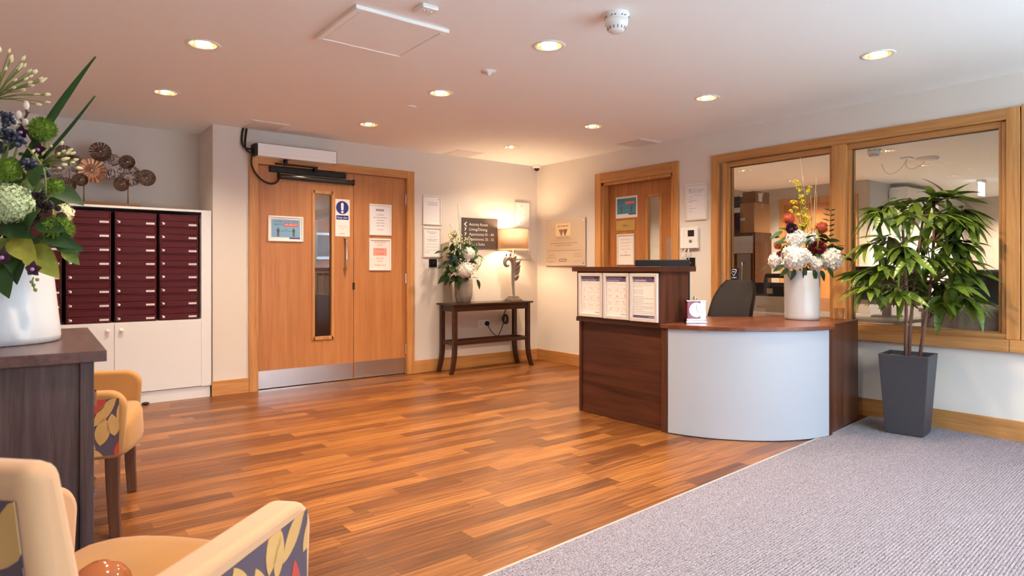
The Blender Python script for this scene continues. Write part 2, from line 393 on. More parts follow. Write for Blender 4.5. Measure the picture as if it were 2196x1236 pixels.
    def rows(s, P, a0, a1, z, h, n, words=True, rng=random):   # illegible words: short ink dashes
        a = a0
        while a < a1:
            w = rng.uniform(0.5, 2.6) * h * 1.6; e = min(a + w, a1)
            s.add([P.pt(a, z, n), P.pt(e, z, n), P.pt(e, z + h, n), P.pt(a, z + h, n)], [(0, 1, 2, 3)]); a = e + h * 0.6
        return s
    def build(s, name, m, parent=None, smooth=False, bevel=0.0, seg=2, sub=0, attrs=None):
        Wp = WM.get(parent, Matrix()) if parent else Matrix()
        Wi = Wp.inverted()
        me = bpy.data.meshes.new(name); me.from_pydata([Wi @ p for p in s.v], [], s.f); me.validate(); me.update()
        me.materials.append(m)
        if smooth:
            me.polygons.foreach_set('use_smooth', [True] * len(me.polygons))
        if attrs:
            for k, vals in attrs.items():
                at = me.attributes.new(k, 'FLOAT', 'FACE'); at.data.foreach_set('value', vals)
        o = bpy.data.objects.new(name, me); C.objects.link(o)
        if parent: o.parent = parent
        WM[o] = Wp
        if bevel:
            b = o.modifiers.new('bevel', 'BEVEL'); b.width = bevel; b.segments = seg; b.limit_method = 'ANGLE'
            b.angle_limit = math.radians(40)
            if smooth is False:
                pass
        if sub:
            b = o.modifiers.new('sub', 'SUBSURF'); b.levels = sub; b.render_levels = sub
        return o
def smooth_angle(o, ang=40):
    me = o.data; me.polygons.foreach_set('use_smooth', [True] * len(me.polygons))
    me.set_sharp_from_angle(angle=math.radians(ang))
    return o
def tag(o, label=None, cat=None, group=None, kind=None):
    if label: o['label'] = label
    if cat: o['category'] = cat
    if group: o['group'] = group
    if kind: o['kind'] = kind
    return o
def root(name, label, cat, loc, rotz=0.0, group=None, kind=None):
    o = bpy.data.objects.new(name, None); C.objects.link(o); o.empty_display_size = 0.1
    o.location = loc; o.rotation_euler = (0, 0, rotz)
    WM[o] = Matrix.Translation(Vector(loc)) @ Matrix.Rotation(rotz, 4, 'Z')
    return tag(o, label, cat, group, kind)
def struct(name, mb, m, label=None, **k):
    o = mb.build(name, m, **k); return tag(o, label, None, None, 'structure')
def dup(r, loc, rotz=0.0, label=None, group=None):
    def cp(o, par):
        c = o.copy(); C.objects.link(c); c.parent = par
        for ch in list(o.children): cp(ch, c)
        return c
    c = cp(r, None); c.location = loc; c.rotation_euler = (0, 0, rotz)
    WM[c] = Matrix.Translation(Vector(loc)) @ Matrix.Rotation(rotz, 4, 'Z')
    if label: c['label'] = label
    if group: c['group'] = group
    return c
def light(name, kind, parent, loc, energy, col, size=0.03, spot=None, blend=0.5):
    l = bpy.data.lights.new(name, kind); l.energy = energy; l.color = col
    l.shadow_soft_size = size
    if spot: l.spot_size = math.radians(spot); l.spot_blend = blend
    o = bpy.data.objects.new(name, l); C.objects.link(o); o.parent = parent; o.location = loc
    return o

WARM = (1.0, 0.80, 0.58)
DL = [(0.85, 3.92), (0.87, 5.15), (2.41, 2.72), (2.44, 3.94), (2.47, 5.18), (4.05, 1.62), (4.07, 2.82), (4.08, 4.01), (4.10, 5.21)]
DLX = [(0.84, 2.70), (2.39, 1.50), (0.83, 1.48)]      # the same grid carried on past the frame
ODL = [(7.43, 4.59), (8.81, 4.70), (7.41, 2.87), (8.78, 2.99), (10.10, 3.07), (11.50, 3.12), (12.78, 3.2)]

# ================================================================== STRUCTURE
def ceiling(name, x0, x1, y0, y1, holes, r=0.078):
    mb = MB(); h = 0.12
    xs = sorted(set([x0, x1] + [v for x, y in holes for v in (x - h, x + h)])); ys = sorted(set([y0, y1] + [v for x, y in holes for v in (y - h, y + h)]))
    # merge grid lines per hole: cells that fall inside a hole square are left out
    def inside(cx, cy): return any(abs(cx - x) < h and abs(cy - y) < h for x, y in holes)
    for i in range(len(xs) - 1):
        for j in range(len(ys) - 1):
            a, b, c, d = xs[i], xs[i + 1], ys[j], ys[j + 1]
            if not inside((a + b) / 2, (c + d) / 2):
                mb.add([(a, d, ZC), (b, d, ZC), (b, c, ZC), (a, c, ZC)], [(0, 1, 2, 3)])
    for x, y in holes:
        n = 32; inn = []; out = []
        for k in range(n):
            t = 2 * PI * k / n; c, s_ = math.cos(t), math.sin(t); q = h / max(abs(c), abs(s_))
            inn.append((x + r * c, y + r * s_, ZC)); out.append((x + q * c, y + q * s_, ZC))
        mb.add(inn + out, [(k, (k + 1) % n, n + (k + 1) % n, n + k) for k in range(n)])
    mb.add([(x0, y0, ZC + 0.15), (x1, y0, ZC + 0.15), (x1, y1, ZC + 0.15), (x0, y1, ZC + 0.15)], [(0, 1, 2, 3)])
    return struct(name, mb, M_ceil, 'white painted ceiling')
ceiling('ceiling', XL, XB + 0.06, YF, YALC + 0.1, DL + DLX)
ceiling('ceiling_office', XB + 0.06, OX2 + 0.1, OY0, OY1 + 0.1, ODL)

CA, CB = (-0.95, 1.735), (5.134, 2.103)     # edge of the matting
def cy(x): return CA[1] + (CB[1] - CA[1]) * (x - CA[0]) / (CB[0] - CA[0])

fl = struct('floor', MB().box(XL, OX2, OY0, 8.0, -0.12, -0.006).box(XL, XB + 0.12, YF, OY0, -0.12, -0.006), M_slab, 'wood strip floor in warm brown')
def planks():
    rng = random.Random(3); W = 0.094; allp = []
    y = 1.70; row = 0
    while y < YALC:
        x = XL - rng.uniform(0, 0.8)
        while x < XB:
            L_ = rng.uniform(0.45, 0.95); x1 = x + L_
            a, b = max(x, XL + 0.002), min(x1, XB - 0.002)
            if b - a > 0.03: allp.append((a, b, y, y + W))
            x = x1
        y += W; row += 1
    res = []
    g = 0.0003
    for a, b, c, d in allp:
        pts = [(a + g, c + g), (b - g, c + g), (b - g, d - g), (a + g, d - g)]
        # clip against the matting edge (keep y > cy(x)) and the alcove
        if d <= min(cy(a), cy(b)): continue
        q = []
        for i in range(4):
            p0, p1 = pts[i], pts[(i + 1) % 4]; f0, f1 = p0[1] - cy(p0[0]) - 0.012, p1[1] - cy(p1[0]) - 0.012
            if f0 >= 0: q.append(p0)
            if f0 * f1 < 0:
                t = f0 / (f0 - f1); q.append((p0[0] + (p1[0] - p0[0]) * t, p0[1] + (p1[1] - p0[1]) * t))
        if len(q) < 3: continue
        if c > YA - 0.02 and a > XP: continue
        mx, my = (a + b) / 2, (c + d) / 2
        dd = mx * FW[0] + my * FW[1]; lt = mx * RT[0] + my * RT[1]
        px = CX + F * lt / dd if dd > 0.3 else -9999; py = YH + F * HC / dd if dd > 0.3 else 9999
        vis = -120 < px < 2300 and py < 1330 and not (mx < 0.25 and my < 3.3) and my < YA - 0.02 and not (mx > 3.6 and 2.2 < my < 3.5)
        res.append((0 if vis else 1, dd, q, rng.random(), rng.uniform(0, 50)))
    res.sort(key=lambda r: (r[0], r[1]))
    for k, (v, dd, q, tone, seed) in enumerate(res[:295]):
        mb = MB().prism(q, -0.006, 0.0); nf = len(mb.f)
        mb.build('plank', M_plank, fl, attrs={'tone': [tone] * nf, 'seed': [seed] * nf})
    mb = MB(); T = []; Sd = []
    for v, dd, q, tone, seed in res[295:]:
        n0 = len(mb.f); mb.prism(q, -0.006, 0.0); T += [tone] * (len(mb.f) - n0); Sd += [seed] * (len(mb.f) - n0)
    o = mb.build('planks_beyond', M_plank, fl, attrs={'tone': T, 'seed': Sd}); o['kind'] = 'stuff'
planks()
def matting():
    mb = MB(); n = int((2.11 - YF) / 0.0125); r = 0.0125
    ang = (CB[1] - CA[1]) / (CB[0] - CA[0])
    prof = []
    for i in range(n):
        o = -0.004 - i * r
        for q, z in ((0.0, 0.001), (-0.28, 0.0055), (-0.62, 0.0055), (-0.9, 0.001)): prof.append((o + q * r, z))
    vs = []
    for o, z in prof: vs += [(CA[0], CA[1] + o, z), (CB[0], CB[1] + o, z)]
    vs = [(x, max(y, YF), z) for x, y, z in vs]
    fs = [(2 * i, 2 * i + 2, 2 * i + 3, 2 * i + 1) for i in range(len(prof) - 1)]
    mb.add(vs, fs)
    struct('floor_matting', mb, M_carpet, 'grey mauve ribbed entrance matting')
    st = MB(); w = 0.007
    st.hexa([(CA[0], CA[1] - w, -0.005), (CB[0], CB[1] - w, -0.005), (CB[0], CB[1] + w, -0.005), (CA[0], CA[1] + w, -0.005),
             (CA[0], CA[1] - w, 0.006), (CB[0], CB[1] - w, 0.006), (CB[0], CB[1] + w, 0.004), (CA[0], CA[1] + w, 0.004)])
    struct('trim_1', st, mat('aluminium edge strip', (0.6, 0.59, 0.58, 1), 0.35, 0.6), 'pale metal strip along the edge of the matting')
matting()

D1 = (1.763, 3.303, 2.092)       # double door opening x0 x1 ztop
struct('wall_back', MB().box(XP, D1[0], YA, YA + 0.14, 0, ZC).box(D1[1], XB + 0.12, YA, YA + 0.14, 0, ZC).box(D1[0], D1[1], YA, YA + 0.14, D1[2], ZC), M_wall, 'cream painted back wall')
struct('wall_alcove_side', MB().box(XP - 0.003, XP + 0.1, YA + 0.002, YALC + 0.1, 0, ZC), M_wall, 'cream side of the wall pier beside the letterboxes')
struct('wall_alcove_back', MB().box(XL, XP, YALC, YALC + 0.12, 0, ZC), M_wall, 'cream wall at the back of the letterbox alcove')
struct('wall_left', MB().box(XL - 0.12, XL, YF, YALC + 0.12, 0, ZC), M_wall, 'cream painted left wall')
D2 = (3.943, 4.917, 2.075)
W1 = (1.24, 3.44, 0.63, 2.115)
W2 = (-0.15, 1.16, 0.63, 2.115)
wr = MB()
x0, x1 = XB, XB + 0.12
for y0, y1, z0, z1 in [(D2[1], YA, 0, ZC), (D2[0], D2[1], D2[2], ZC), (W1[1], D2[0], 0, ZC), (W2[0], W1[1], 0, W1[2]), (W2[0], W1[1], W1[3], ZC), (W2[1], W1[0], W1[2], W1[3]), (-0.42, W2[0], 0, ZC), (YF, -0.42, 2.25, ZC)]:
    wr.box(x0, x1, y0, y1, z0, z1)
struct('wall_right', wr, M_wall, 'cream right wall with the office window and office door')
# glazed front wall behind the camera
G0, G1 = 0.9, 4.95
struct('wall_front', MB().box(XL - 0.12, G0, YF - 0.2, YF, 0, ZC).box(G1, XB + 0.12, YF - 0.2, YF, 0, ZC).box(G0, G1, YF - 0.2, YF, 2.25, ZC), M_wall, 'cream front wall around the entrance glazing')
w3 = root('window_3', 'white framed full height entrance glazing', None, ((G0 + G1) / 2, YF - 0.1, 0), kind='structure')
mb = MB(); NP = 4; pw = (G1 - G0) / NP
for i in range(NP + 1):
    x = G0 + i * pw; mb.box(x - 0.035 if i else x, x + 0.035 if i < NP else x, YF - 0.13, YF - 0.07, 0, 2.25)
mb.box(G0, G1, YF - 0.13, YF - 0.07, 0, 0.08); mb.box(G0, G1, YF - 0.13, YF - 0.07, 2.19, 2.25)
mb.build('frame', M_upvc, w3)
for i in range(NP):
    MB().box(G0 + i * pw + 0.035, G0 + (i + 1) * pw - 0.035, YF - 0.103, YF - 0.097, 0.08, 2.19).build('pane', M_bglass, w3)
w4 = root('window_4', 'white framed full height side glazing by the entrance', None, (XB + 0.06, -0.96, 0), kind='structure')
mb = MB()
for q in ((YF, YF + 0.05, 0, 2.25), (-0.47, -0.42, 0, 2.25), (YF + 0.05, -0.47, 0, 0.07), (YF + 0.05, -0.47, 2.19, 2.25)): mb.box(XB + 0.03, XB + 0.09, *q)
mb.build('frame', M_upvc, w4); MB().box(XB + 0.057, XB + 0.063, YF + 0.05, -0.47, 0.07, 2.19).build('pane', M_bglass, w4)
pl = bpy.data.lights.new('daylight portal', 'AREA'); pl.shape = 'RECTANGLE'; pl.size = G1 - G0; pl.size_y = 2.25; pl.cycles.is_portal = True
plo = bpy.data.objects.new('daylight_portal', pl); C.objects.link(plo); plo.location = ((G0 + G1) / 2, YF - 0.21, 1.12); plo.rotation_euler = (PI / 2, 0, 0)
plo.rotation_euler = (-PI / 2, 0, 0)
# baseboards
def bb(name, P, a0, a1, m): struct(name, MB().obox(P, a0, a1, 0.0, 0.135, 0, 0.016), m, 'oak baseboard', bevel=0.003)
bb('baseboard_pier', PA, 1.372, 1.684, M_oakX); bb('baseboard_back', PA, 3.388, XB, M_oakX)
bb('baseboard_corner', PB, -YA + 0.016, -5.005, M_oakY); bb('baseboard_right', PB, -3.868, 0.42, M_oakY)

# ---- corridor behind the double door, office shell
struct('wall_corridor', MB().box(1.5, 4.2, 7.6, 7.7, 0, ZC).box(1.5, 1.6, YA + 0.14, 7.7, 0, ZC).box(4.2, 4.3, YA + 0.14, 7.7, 0, ZC).box(1.5, 4.3, YA + 0.14, 7.7, ZC, ZC + 0.1), M_corr, 'tan corridor walls behind the double door')
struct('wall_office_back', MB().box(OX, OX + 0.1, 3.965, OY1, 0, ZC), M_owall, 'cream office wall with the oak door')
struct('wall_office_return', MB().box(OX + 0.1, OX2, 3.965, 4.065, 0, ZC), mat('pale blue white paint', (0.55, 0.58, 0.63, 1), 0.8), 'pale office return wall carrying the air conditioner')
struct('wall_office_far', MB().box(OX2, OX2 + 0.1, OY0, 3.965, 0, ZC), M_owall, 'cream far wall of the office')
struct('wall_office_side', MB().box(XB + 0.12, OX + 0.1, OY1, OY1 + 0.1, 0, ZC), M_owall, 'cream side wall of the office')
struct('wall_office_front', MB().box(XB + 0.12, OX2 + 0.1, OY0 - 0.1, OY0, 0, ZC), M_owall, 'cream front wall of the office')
struct('floor_office', MB().box(XB + 0.12, OX2, OY0, OY1, -0.006, 0.002), mat('grey office carpet', S(110, 104, 100), 0.95), 'grey office carpet')
cl = root('added_corridor_lamp', 'added unseen opal lamp brightening the corridor behind the double door', 'light', (2.4, 7.2, ZC))  # unseen lamp, added to brighten the wall behind the glass slot
MB().lathe([(.13, 0), (.135, -.02), (.12, -.05), (.07, -.075), (.002, -.08)], (2.4, 7.2, ZC), 28, False).build('opal_shade', M_wplastic, cl, smooth=True)
light('lamp_light', 'POINT', cl, (0, 0, -.16), 14, (1.0, .74, .48), .08)
# ---- outside
struct('ground_outside', MB().box(-14, 30, -16, YF - 0.2, -0.2, -0.05).box(XB + 0.12, 30, YF - 0.2, OY0 - 0.1, -0.2, -0.05), M_tarmac, 'grey paving outside the entrance')
hs = root('neighbouring_house', 'red brick house with white windows across the street', 'house', (7, -11, -0.05))
hm = MB().box(-10, 26, -12.0, -11, -0.05, 3.3); hm.build('brick_wall', M_brick, hs)
MB().hexa([(-10.4, -12.4, 3.3), (26.4, -12.4, 3.3), (26.4, -10.6, 3.3), (-10.4, -10.6, 3.3), (-10.4, -13.2, 4.6), (26.4, -13.2, 4.6), (26.4, -12.6, 4.6), (-10.4, -12.6, 4.6)]).build('roof', mat('brown roof tile', S(92, 62, 52), 0.9), hs)
for x, hw in ((-6, .7), (-2, .7), (2.0, .7), (6.0, .7), (9.14, .33), (13.5, .7), (18, .7)):
    fr = MB()
    for a, b, c, d in ((x - hw, x - hw + .09, 1.5, 2.5), (x + hw - .09, x + hw, 1.5, 2.5), (x - hw + .09, x + hw - .09, 1.5, 1.6), (x - hw + .09, x + hw - .09, 2.4, 2.5)):
        fr.box(a, b, -11.0, -10.93, c, d)
    w = fr.build('window_frame', M_upvc, hs); MB().box(x - hw + .09, x + hw - .09, -10.999, -10.985, 1.6, 2.4).build('pane', M_curtain, w)
MB().box(-10, 26, -11, -10.9, 1.02, 1.12).build('white_band', M_upvc, hs)

# ================================================================== DOOR 1
PD = Pl((0, YA + 0.022, 0), (1, 0, 0), (0, -1, 0))      # leaf face
d1 = root('door_1', 'oak veneer double door with a glazed slot and steel kick plates', None, (2.535, YA, 0), kind='structure')
mb = MB()
mb.obox(PA, 1.684, D1[0] + 0.003, 0, 2.168, -0.02, 0.02); mb.obox(PA, D1[1] - 0.003, 3.388, 0, 2.168, -0.02, 0.02); mb.build('architrave_upright', M_oakZ, d1, bevel=0.003)
MB().obox(PA, D1[0] + 0.003, D1[1] - 0.003, D1[2] - 0.004, 2.168, -0.02, 0.02).build('architrave_head', M_oakX, d1, bevel=0.003)
MB().obox(PA, D1[0], D1[0] + 0.004, 0, D1[2], -0.14, -0.02).obox(PA, D1[1] - 0.004, D1[1], 0, D1[2], -0.14, -0.02).build('jamb', M_oakZ, d1)
gx0, gx1, gz0, gz1 = 2.292, 2.492, 0.445, 1.877
lf = MB(); a0, a1, t = 1.768, 2.708, -0.045
for q in ((a0, gx0, 0.012, 2.086), (gx1, a1, 0.012, 2.086), (gx0, gx1, 0.012, gz0), (gx0, gx1, gz1, 2.086)): lf.obox(PD, q[0], q[1], q[2], q[3], t, 0)
leaf_l = lf.build('door_leaf', M_door, d1)
leaf_r = MB().obox(PD, 2.7135, 3.298, 0.012, 2.086, t, 0).build('door_leaf', M_door, d1)
bd = MB(); w = 0.028
for q in ((gx0 - 0.012, gx0 + w - 0.012, gz0 - 0.015, gz1 + 0.015), (gx1 - w + 0.012, gx1 + 0.012, gz0 - 0.015, gz1 + 0.015), (gx0, gx1, gz0 - 0.015, gz0 + 0.017), (gx0, gx1, gz1 - 0.017, gz1 + 0.015)):
    bd.obox(PD, q[0], q[1], q[2], q[3], -0.03, 0.01)
bd.build('glazing_bead', M_oakZ, leaf_l, bevel=0.002)
MB().obox(PD, gx0, gx1, gz0, gz1, -0.026, -0.020).build('glass_slot', M_dglass, leaf_l)
MB().obox(PD, 1.772, 2.704, 0.016, 0.178, 0, 0.0025).build('kick_plate', M_steel, leaf_l)
MB().obox(PD, 2.717, 3.295, 0.016, 0.178, 0, 0.0025).build('kick_plate', M_steel, leaf_r)
MB().tube([PD.pt(2.612, 1.425, 0), PD.pt(2.612, 1.432, 0.045), PD.pt(2.612, 1.40, 0.058), PD.pt(2.612, 1.15, 0.058), PD.pt(2.612, 1.118, 0.045), PD.pt(2.612, 1.125, 0)], 0.0095, 10).build('pull_handle', M_chrome, leaf_l, smooth=True)
MB().obox(PD, 2.70, 2.722, 0.915, 0.985, 0, 0.004).build('latch_plate', M_black, leaf_r)
MB().obox(PD, 2.706, 2.716, 0.93, 0.97, 0.004, 0.006).build('latch_face', M_chrome, leaf_r)
for lfo, x in ((leaf_l, 1.766), (leaf_r, 3.300)):
    for z in (1.86, 1.02, 0.27):
        hb = MB()
        for k in range(5): hb.tube([PD.pt(x, z - 0.05 + k * 0.021, 0.012), PD.pt(x, z - 0.031 + k * 0.021, 0.012)], 0.0065, 10)
        hb.build('hinge', M_steel, lfo, smooth=False)
struct('trim_2', MB().box(1.77, 3.30, YA - 0.012, YA + 0.07, 0.0, 0.008), M_chrome, 'metal threshold under the double door')

# ================================================================== DOOR 2 (office)
PO = Pl((XB + 0.08, 0, 0), (0, -1, 0), (-1, 0, 0))
def wo(x, y): p = atx(x, y, XB + 0.08); return -p.y, p.z
d2 = root('door_2', 'oak veneer office door with a narrow glass slot', None, (XB, 4.43, 0), kind='structure')
MB().obox(PB, -5.003, -D2[1], 0, 2.183, -0.02, 0.02).obox(PB, -D2[0], -3.871, 0, 2.183, -0.02, 0.02).build('architrave_upright', M_oakZ, d2, bevel=0.003)
MB().obox(PB, -D2[1], -D2[0], D2[2], 2.183, -0.02, 0.02).build('architrave_head', M_oakY, d2, bevel=0.003)
MB().obox(PB, -D2[1] - 0.001, -D2[1] + 0.03, 0, D2[2], -0.12, 0.0).obox(PB, -D2[0] - 0.03, -D2[0] + 0.001, 0, D2[2], -0.12, 0.0).obox(PB, -D2[1], -D2[0], D2[2] - 0.03, D2[2], -0.12, 0.0).build('jamb', M_oakZ, d2)
lf = MB(); g = (-4.345, -4.155, 0.45, 1.89); e = (-4.885, -3.975, 0.01, 2.043)
for q in ((e[0], g[0], e[2], e[3]), (g[1], e[1], e[2], e[3]), (g[0], g[1], e[2], g[2]), (g[0], g[1], g[3], e[3])): lf.obox(PO, *q, -0.04, 0)
l2 = lf.build('door_leaf', wood('oak office door veneer', S(150, 92, 46), S(186, 122, 66), 'Z', 0.42, s=0.8), d2)
bd = MB()
for q in ((g[0] - 0.01, g[0] + 0.018, g[2], g[3] + 0.01), (g[1] - 0.018, g[1] + 0.01, g[2], g[3] + 0.01), (g[0], g[1], g[2], g[2] + 0.02), (g[0], g[1], g[3] - 0.02, g[3] + 0.01)): bd.obox(PO, *q, -0.035, 0.008)
bd.build('glazing_bead', M_oakZ, l2, bevel=0.002)
MB().obox(PO, g[0], g[1], g[2], g[3], -0.028, -0.022).build('glass_slot', M_oglass, l2)
MB().obox(PO, -4.085, -4.0, 1.0, 1.445, 0, 0.003).build('push_plate', M_steel, l2)

# ================================================================== OFFICE WINDOW
w1 = root('window_1', 'oak framed internal office window in two panes', None, (XB, 2.3, 0.62), kind='structure')
def frame(parent, o0, o1, z0, z1, panes, first=True):
    MB().obox(PB, -o1, -o1 + 0.075, z0, z1, -0.03, 0.022).build('frame_upright', M_oakZ, parent, bevel=0.004)
    MB().obox(PB, -o0 - 0.075, -o0, z0, z1, -0.03, 0.022).build('frame_upright', M_oakZ, parent, bevel=0.004)
    MB().obox(PB, -o1, -o0, z1 - 0.075, z1 + 0.0, -0.03, 0.0215).build('frame_head', M_oakY, parent, bevel=0.004)
    MB().obox(PB, -o1 + 0.07, -o0 - 0.07, z0 - 0.02, z0 + 0.035, -0.1, 0.012).build('frame_bottom_rail', M_oakY, parent, bevel=0.004)
    for y0, y1, zz0, zz1 in panes:      # glass edges (y0<y1)
        bd = MB()
        for q, n in (((-y1 - 0.05, -y1 - 0.02, zz0 - 0.03, zz1 + 0.03), 0.006), ((-y1 - 0.02, -y1 + 0.002, zz0 - 0.02, zz1 + 0.01), -0.012), ((-y0 + 0.02, -y0 + 0.05, zz0 - 0.03, zz1 + 0.03), 0.006), ((-y0 - 0.002, -y0 + 0.02, zz0 - 0.02, zz1 + 0.01), -0.012)): bd.obox(PB, *q, -0.1, n)
        bd.build('glazing_bead', M_oakZ, parent, bevel=0.003)
        bh = MB().obox(PB, -y1 - 0.02, -y0 + 0.02, zz1 - 0.002, zz1 + 0.04, -0.1, -0.008).obox(PB, -y1 - 0.02, -y0 + 0.02, zz0 - 0.03, zz0 + 0.002, -0.1, -0.008)
        bh.build('glazing_bead', M_oakY, parent, bevel=0.003)
        MB().obox(PB, -y1, -y0, zz0, zz1, -0.056, -0.05).build('pane', M_oglass, parent)
        gk = MB()
        for q in ((-y1, -y1 + 0.006, zz0, zz1), (-y0 - 0.006, -y0, zz0, zz1), (-y1, -y0, zz1 - 0.006, zz1)): gk.obox(PB, *q, -0.05, -0.044)
        gk.build('gasket', M_rubber, parent)
frame(w1, 1.19, 3.50, 0.66, 2.178, [(2.42, 3.335, 0.70, 2.058), (1.31, 2.26, 0.70, 2.062)])
MB().obox(PB, -2.395, -2.285, 0.69, 2.11, -0.1, 0.014).build('mullion', M_oakZ, w1, bevel=0.004)
MB().obox(PB, -3.42, -1.26, 0.705, 0.885, -0.0605, -0.0585).build('reflection_veil', M_reflveil, w1)  # pale see-through sheet painted in for a reflection on the glass
w2 = root('window_2', 'second oak framed internal window beyond the post', None, (XB, 0.3, 0.62), kind='structure')
frame(w2, -0.2, 1.185, 0.66, 2.178, [(-0.03, 1.03, 0.70, 2.062)])
MB().obox(PB, -3.51, -1.245, 0.578, 0.66, -0.1, 0.04).build('sill', M_oakY, w1, bevel=0.004)
MB().obox(PB, -1.243, 0.22, 0.578, 0.66, -0.1, 0.04).build('sill', M_oakY, w2, bevel=0.004)

# ================================================================== CEILING FITTINGS
def downlight(name, label, x, y, group, power, spot=136):
    r = root(name, label, 'light', (x, y, ZC), 0, group)
    MB().lathe([(0.072, -0.001), (0.080, -0.006), (0.092, -0.004), (0.094, 0.0)], (x, y, ZC), 36, False, False).build('trim_ring', M_wplastic, r, smooth=True)
    MB().lathe([(0.074, -0.001), (0.071, 0.02), (0.062, 0.045), (0.046, 0.058)], (x, y, ZC), 36, False, False).build('reflector', M_reflector, r, smooth=True)
    MB().lathe([(0.046, 0.056), (0.045, 0.03), (0.036, 0.018), (0.018, 0.012), (0.002, 0.011)], (x, y, ZC), 24, False, True).build('bulb', M_bulb, r, smooth=True)
    light('spot', 'SPOT', r, (0, 0, 0.004), power, WARM, 0.035, spot, 0.8)
    return r
GL = 'recessed downlights in the lobby ceiling'
dlab = {0: 'recessed gold downlight above the left of the floor, beside the access panel', 1: 'recessed gold downlight in front of the letterbox alcove', 2: 'recessed gold downlight beside the smoke detector',
        3: 'recessed gold downlight beside the small blank disc on the ceiling', 4: 'recessed gold downlight just in front of the double door', 5: 'recessed gold downlight above the planter by the office window',
        6: 'recessed gold downlight above the curved desk front', 7: 'recessed gold downlight in front of the office door', 8: 'recessed gold downlight above the lamp table corner'}
first = downlight('recessed_downlight', dlab[0], *DL[0], GL, LAMP)
for i, p in enumerate(DL[1:], 1): dup(first, (p[0], p[1], ZC), 0, dlab[i])
for p, q in zip(DLX, ('over the sideboard', 'over the bare floor in front of the access panel', 'over the nearer armchair')): dup(first, (p[0], p[1], ZC), 0, 'recessed gold downlight ' + q)
of = downlight('office_downlight', 'recessed downlight in the office ceiling', *ODL[0], 'office ceiling downlights', LAMP * 3.2)
of['label'] = 'office downlight above the brown cupboard'
for p, q in zip(ODL[1:], ('in front of the far oak door', 'beside the office smoke detector', 'beyond the dome access point', 'in front of the air conditioner', 'beside the hanging blade', 'nearest the far office wall')): dup(of, (p[0], p[1], ZC), 0, 'office downlight ' + q)

# access panel
ap = root('ceiling_access_panel', 'square white access panel with a raised rim on the ceiling', 'panel', (1.57, 3.13, ZC))
hx0, hx1, hy0, hy1 = 1.30, 1.83, 2.865, 3.40
mb = MB()
for q in ((hx0, hx1, hy0, hy0 + 0.035), (hx0, hx1, hy1 - 0.035, hy1), (hx0, hx0 + 0.035, hy0 + 0.035, hy1 - 0.035), (hx1 - 0.035, hx1, hy0 + 0.035, hy1 - 0.035)): mb.box(*q, ZC - 0.02, ZC)
mb.build('rim', M_ceil, ap, bevel=0.004)
MB().box(hx0 + 0.038, hx1 - 0.038, hy0 + 0.038, hy1 - 0.038, ZC - 0.017, ZC - 0.004).build('hatch_door', M_ceil, ap, bevel=0.002)
M_cover = mat('painted cover plate', (0.74, 0.70, 0.68, 1), 0.6)
def flush(name, label, x0, x1, y0, y1):
    r = root(name, label, 'panel', ((x0 + x1) / 2, (y0 + y1) / 2, ZC), group='flush ceiling access covers')
    MB().box(x0, x1, y0, y1, ZC - 0.004, ZC).build('rim', M_ceil, r)
    MB().box(x0 + 0.02, x1 - 0.02, y0 + 0.02, y1 - 0.02, ZC - 0.008, ZC - 0.004).build('cover', M_cover, r, bevel=0.001)
flush('flush_access_cover', 'flush ceiling cover above the door operator cables', 1.60, 1.92, 5.62, 5.98)
flush('flush_access_cover', 'flush ceiling cover above the direction sign', 3.73, 4.08, 5.65, 6.0)
flush('flush_access_cover', 'flush ceiling cover above the office door', 4.79, 5.12, 4.08, 4.43)
def smoke(name, label, x, y, k=1.0):
    r = root(name, label, 'detector', (x, y, ZC))
    MB().lathe([(0.058 * k, 0), (0.060 * k, -0.012), (0.054 * k, -0.03), (0.050 * k, -0.032)], (x, y, ZC), 36, False).build('base', M_wplastic, r, smooth=True)
    b = MB()
    for j in range(22):
        t = 2 * PI * j / 22
        if j % 3 != 2: b.tube([(x + 0.0545 * k * math.cos(t), y + 0.0545 * k * math.sin(t), ZC - 0.025), (x + 0.057 * k * math.cos(t + 0.14), y + 0.057 * k * math.sin(t + 0.14), ZC - 0.021)], 0.003 * k, 5)
    b.build('slot_row', M_gplastic, r)
    hd = MB().lathe([(0.048 * k, -0.031), (0.054 * k, -0.04), (0.053 * k, -0.058), (0.044 * k, -0.066), (0.037 * k, -0.085), (0.03 * k, -0.092), (0.004, -0.094)], (x, y, ZC), 36, False).build('head', M_wplastic, r, smooth=True)
    v = MB()
    for j in range(14):
        t = 2 * PI * j / 14; c, s_ = math.cos(t), math.sin(t)
        v.tube([(x + 0.0425 * k * c, y + 0.0425 * k * s_, ZC - 0.0685), (x + 0.0385 * k * c, y + 0.0385 * k * s_, ZC - 0.082)], 0.0028 * k, 5)
    v.build('vent', M_gplastic, hd)
smoke('smoke_detector', 'white smoke detector with vents on the lobby ceiling', 2.376, 2.173, 1.08)
sn = root('ceiling_sensor', 'small square white sensor box near the access panel', 'sensor', (1.585, 2.69, ZC))
MB().box(1.54, 1.63, 2.645, 2.735, ZC - 0.022, ZC).build('case', M_wplastic, sn, bevel=0.006)
b = MB()
for dx in (-0.02, 0.0, 0.02): b.lathe([(0.006, -0.0225), (0.005, -0.025), (0.001, -0.026)], (1.585 + dx, 2.68, ZC), 10, False)
b.build('indicator', M_alu, sn)
cr = root('ceiling_rose', 'small round white rose with a stub on the ceiling', 'fitting', (2.415, 3.312, ZC))
MB().lathe([(0.05, 0), (0.05, -0.004), (0.02, -0.007), (0.018, -0.02), (0.002, -0.022)], (2.415, 3.312, ZC), 28, False).build('disc', M_wplastic, cr, smooth=True)
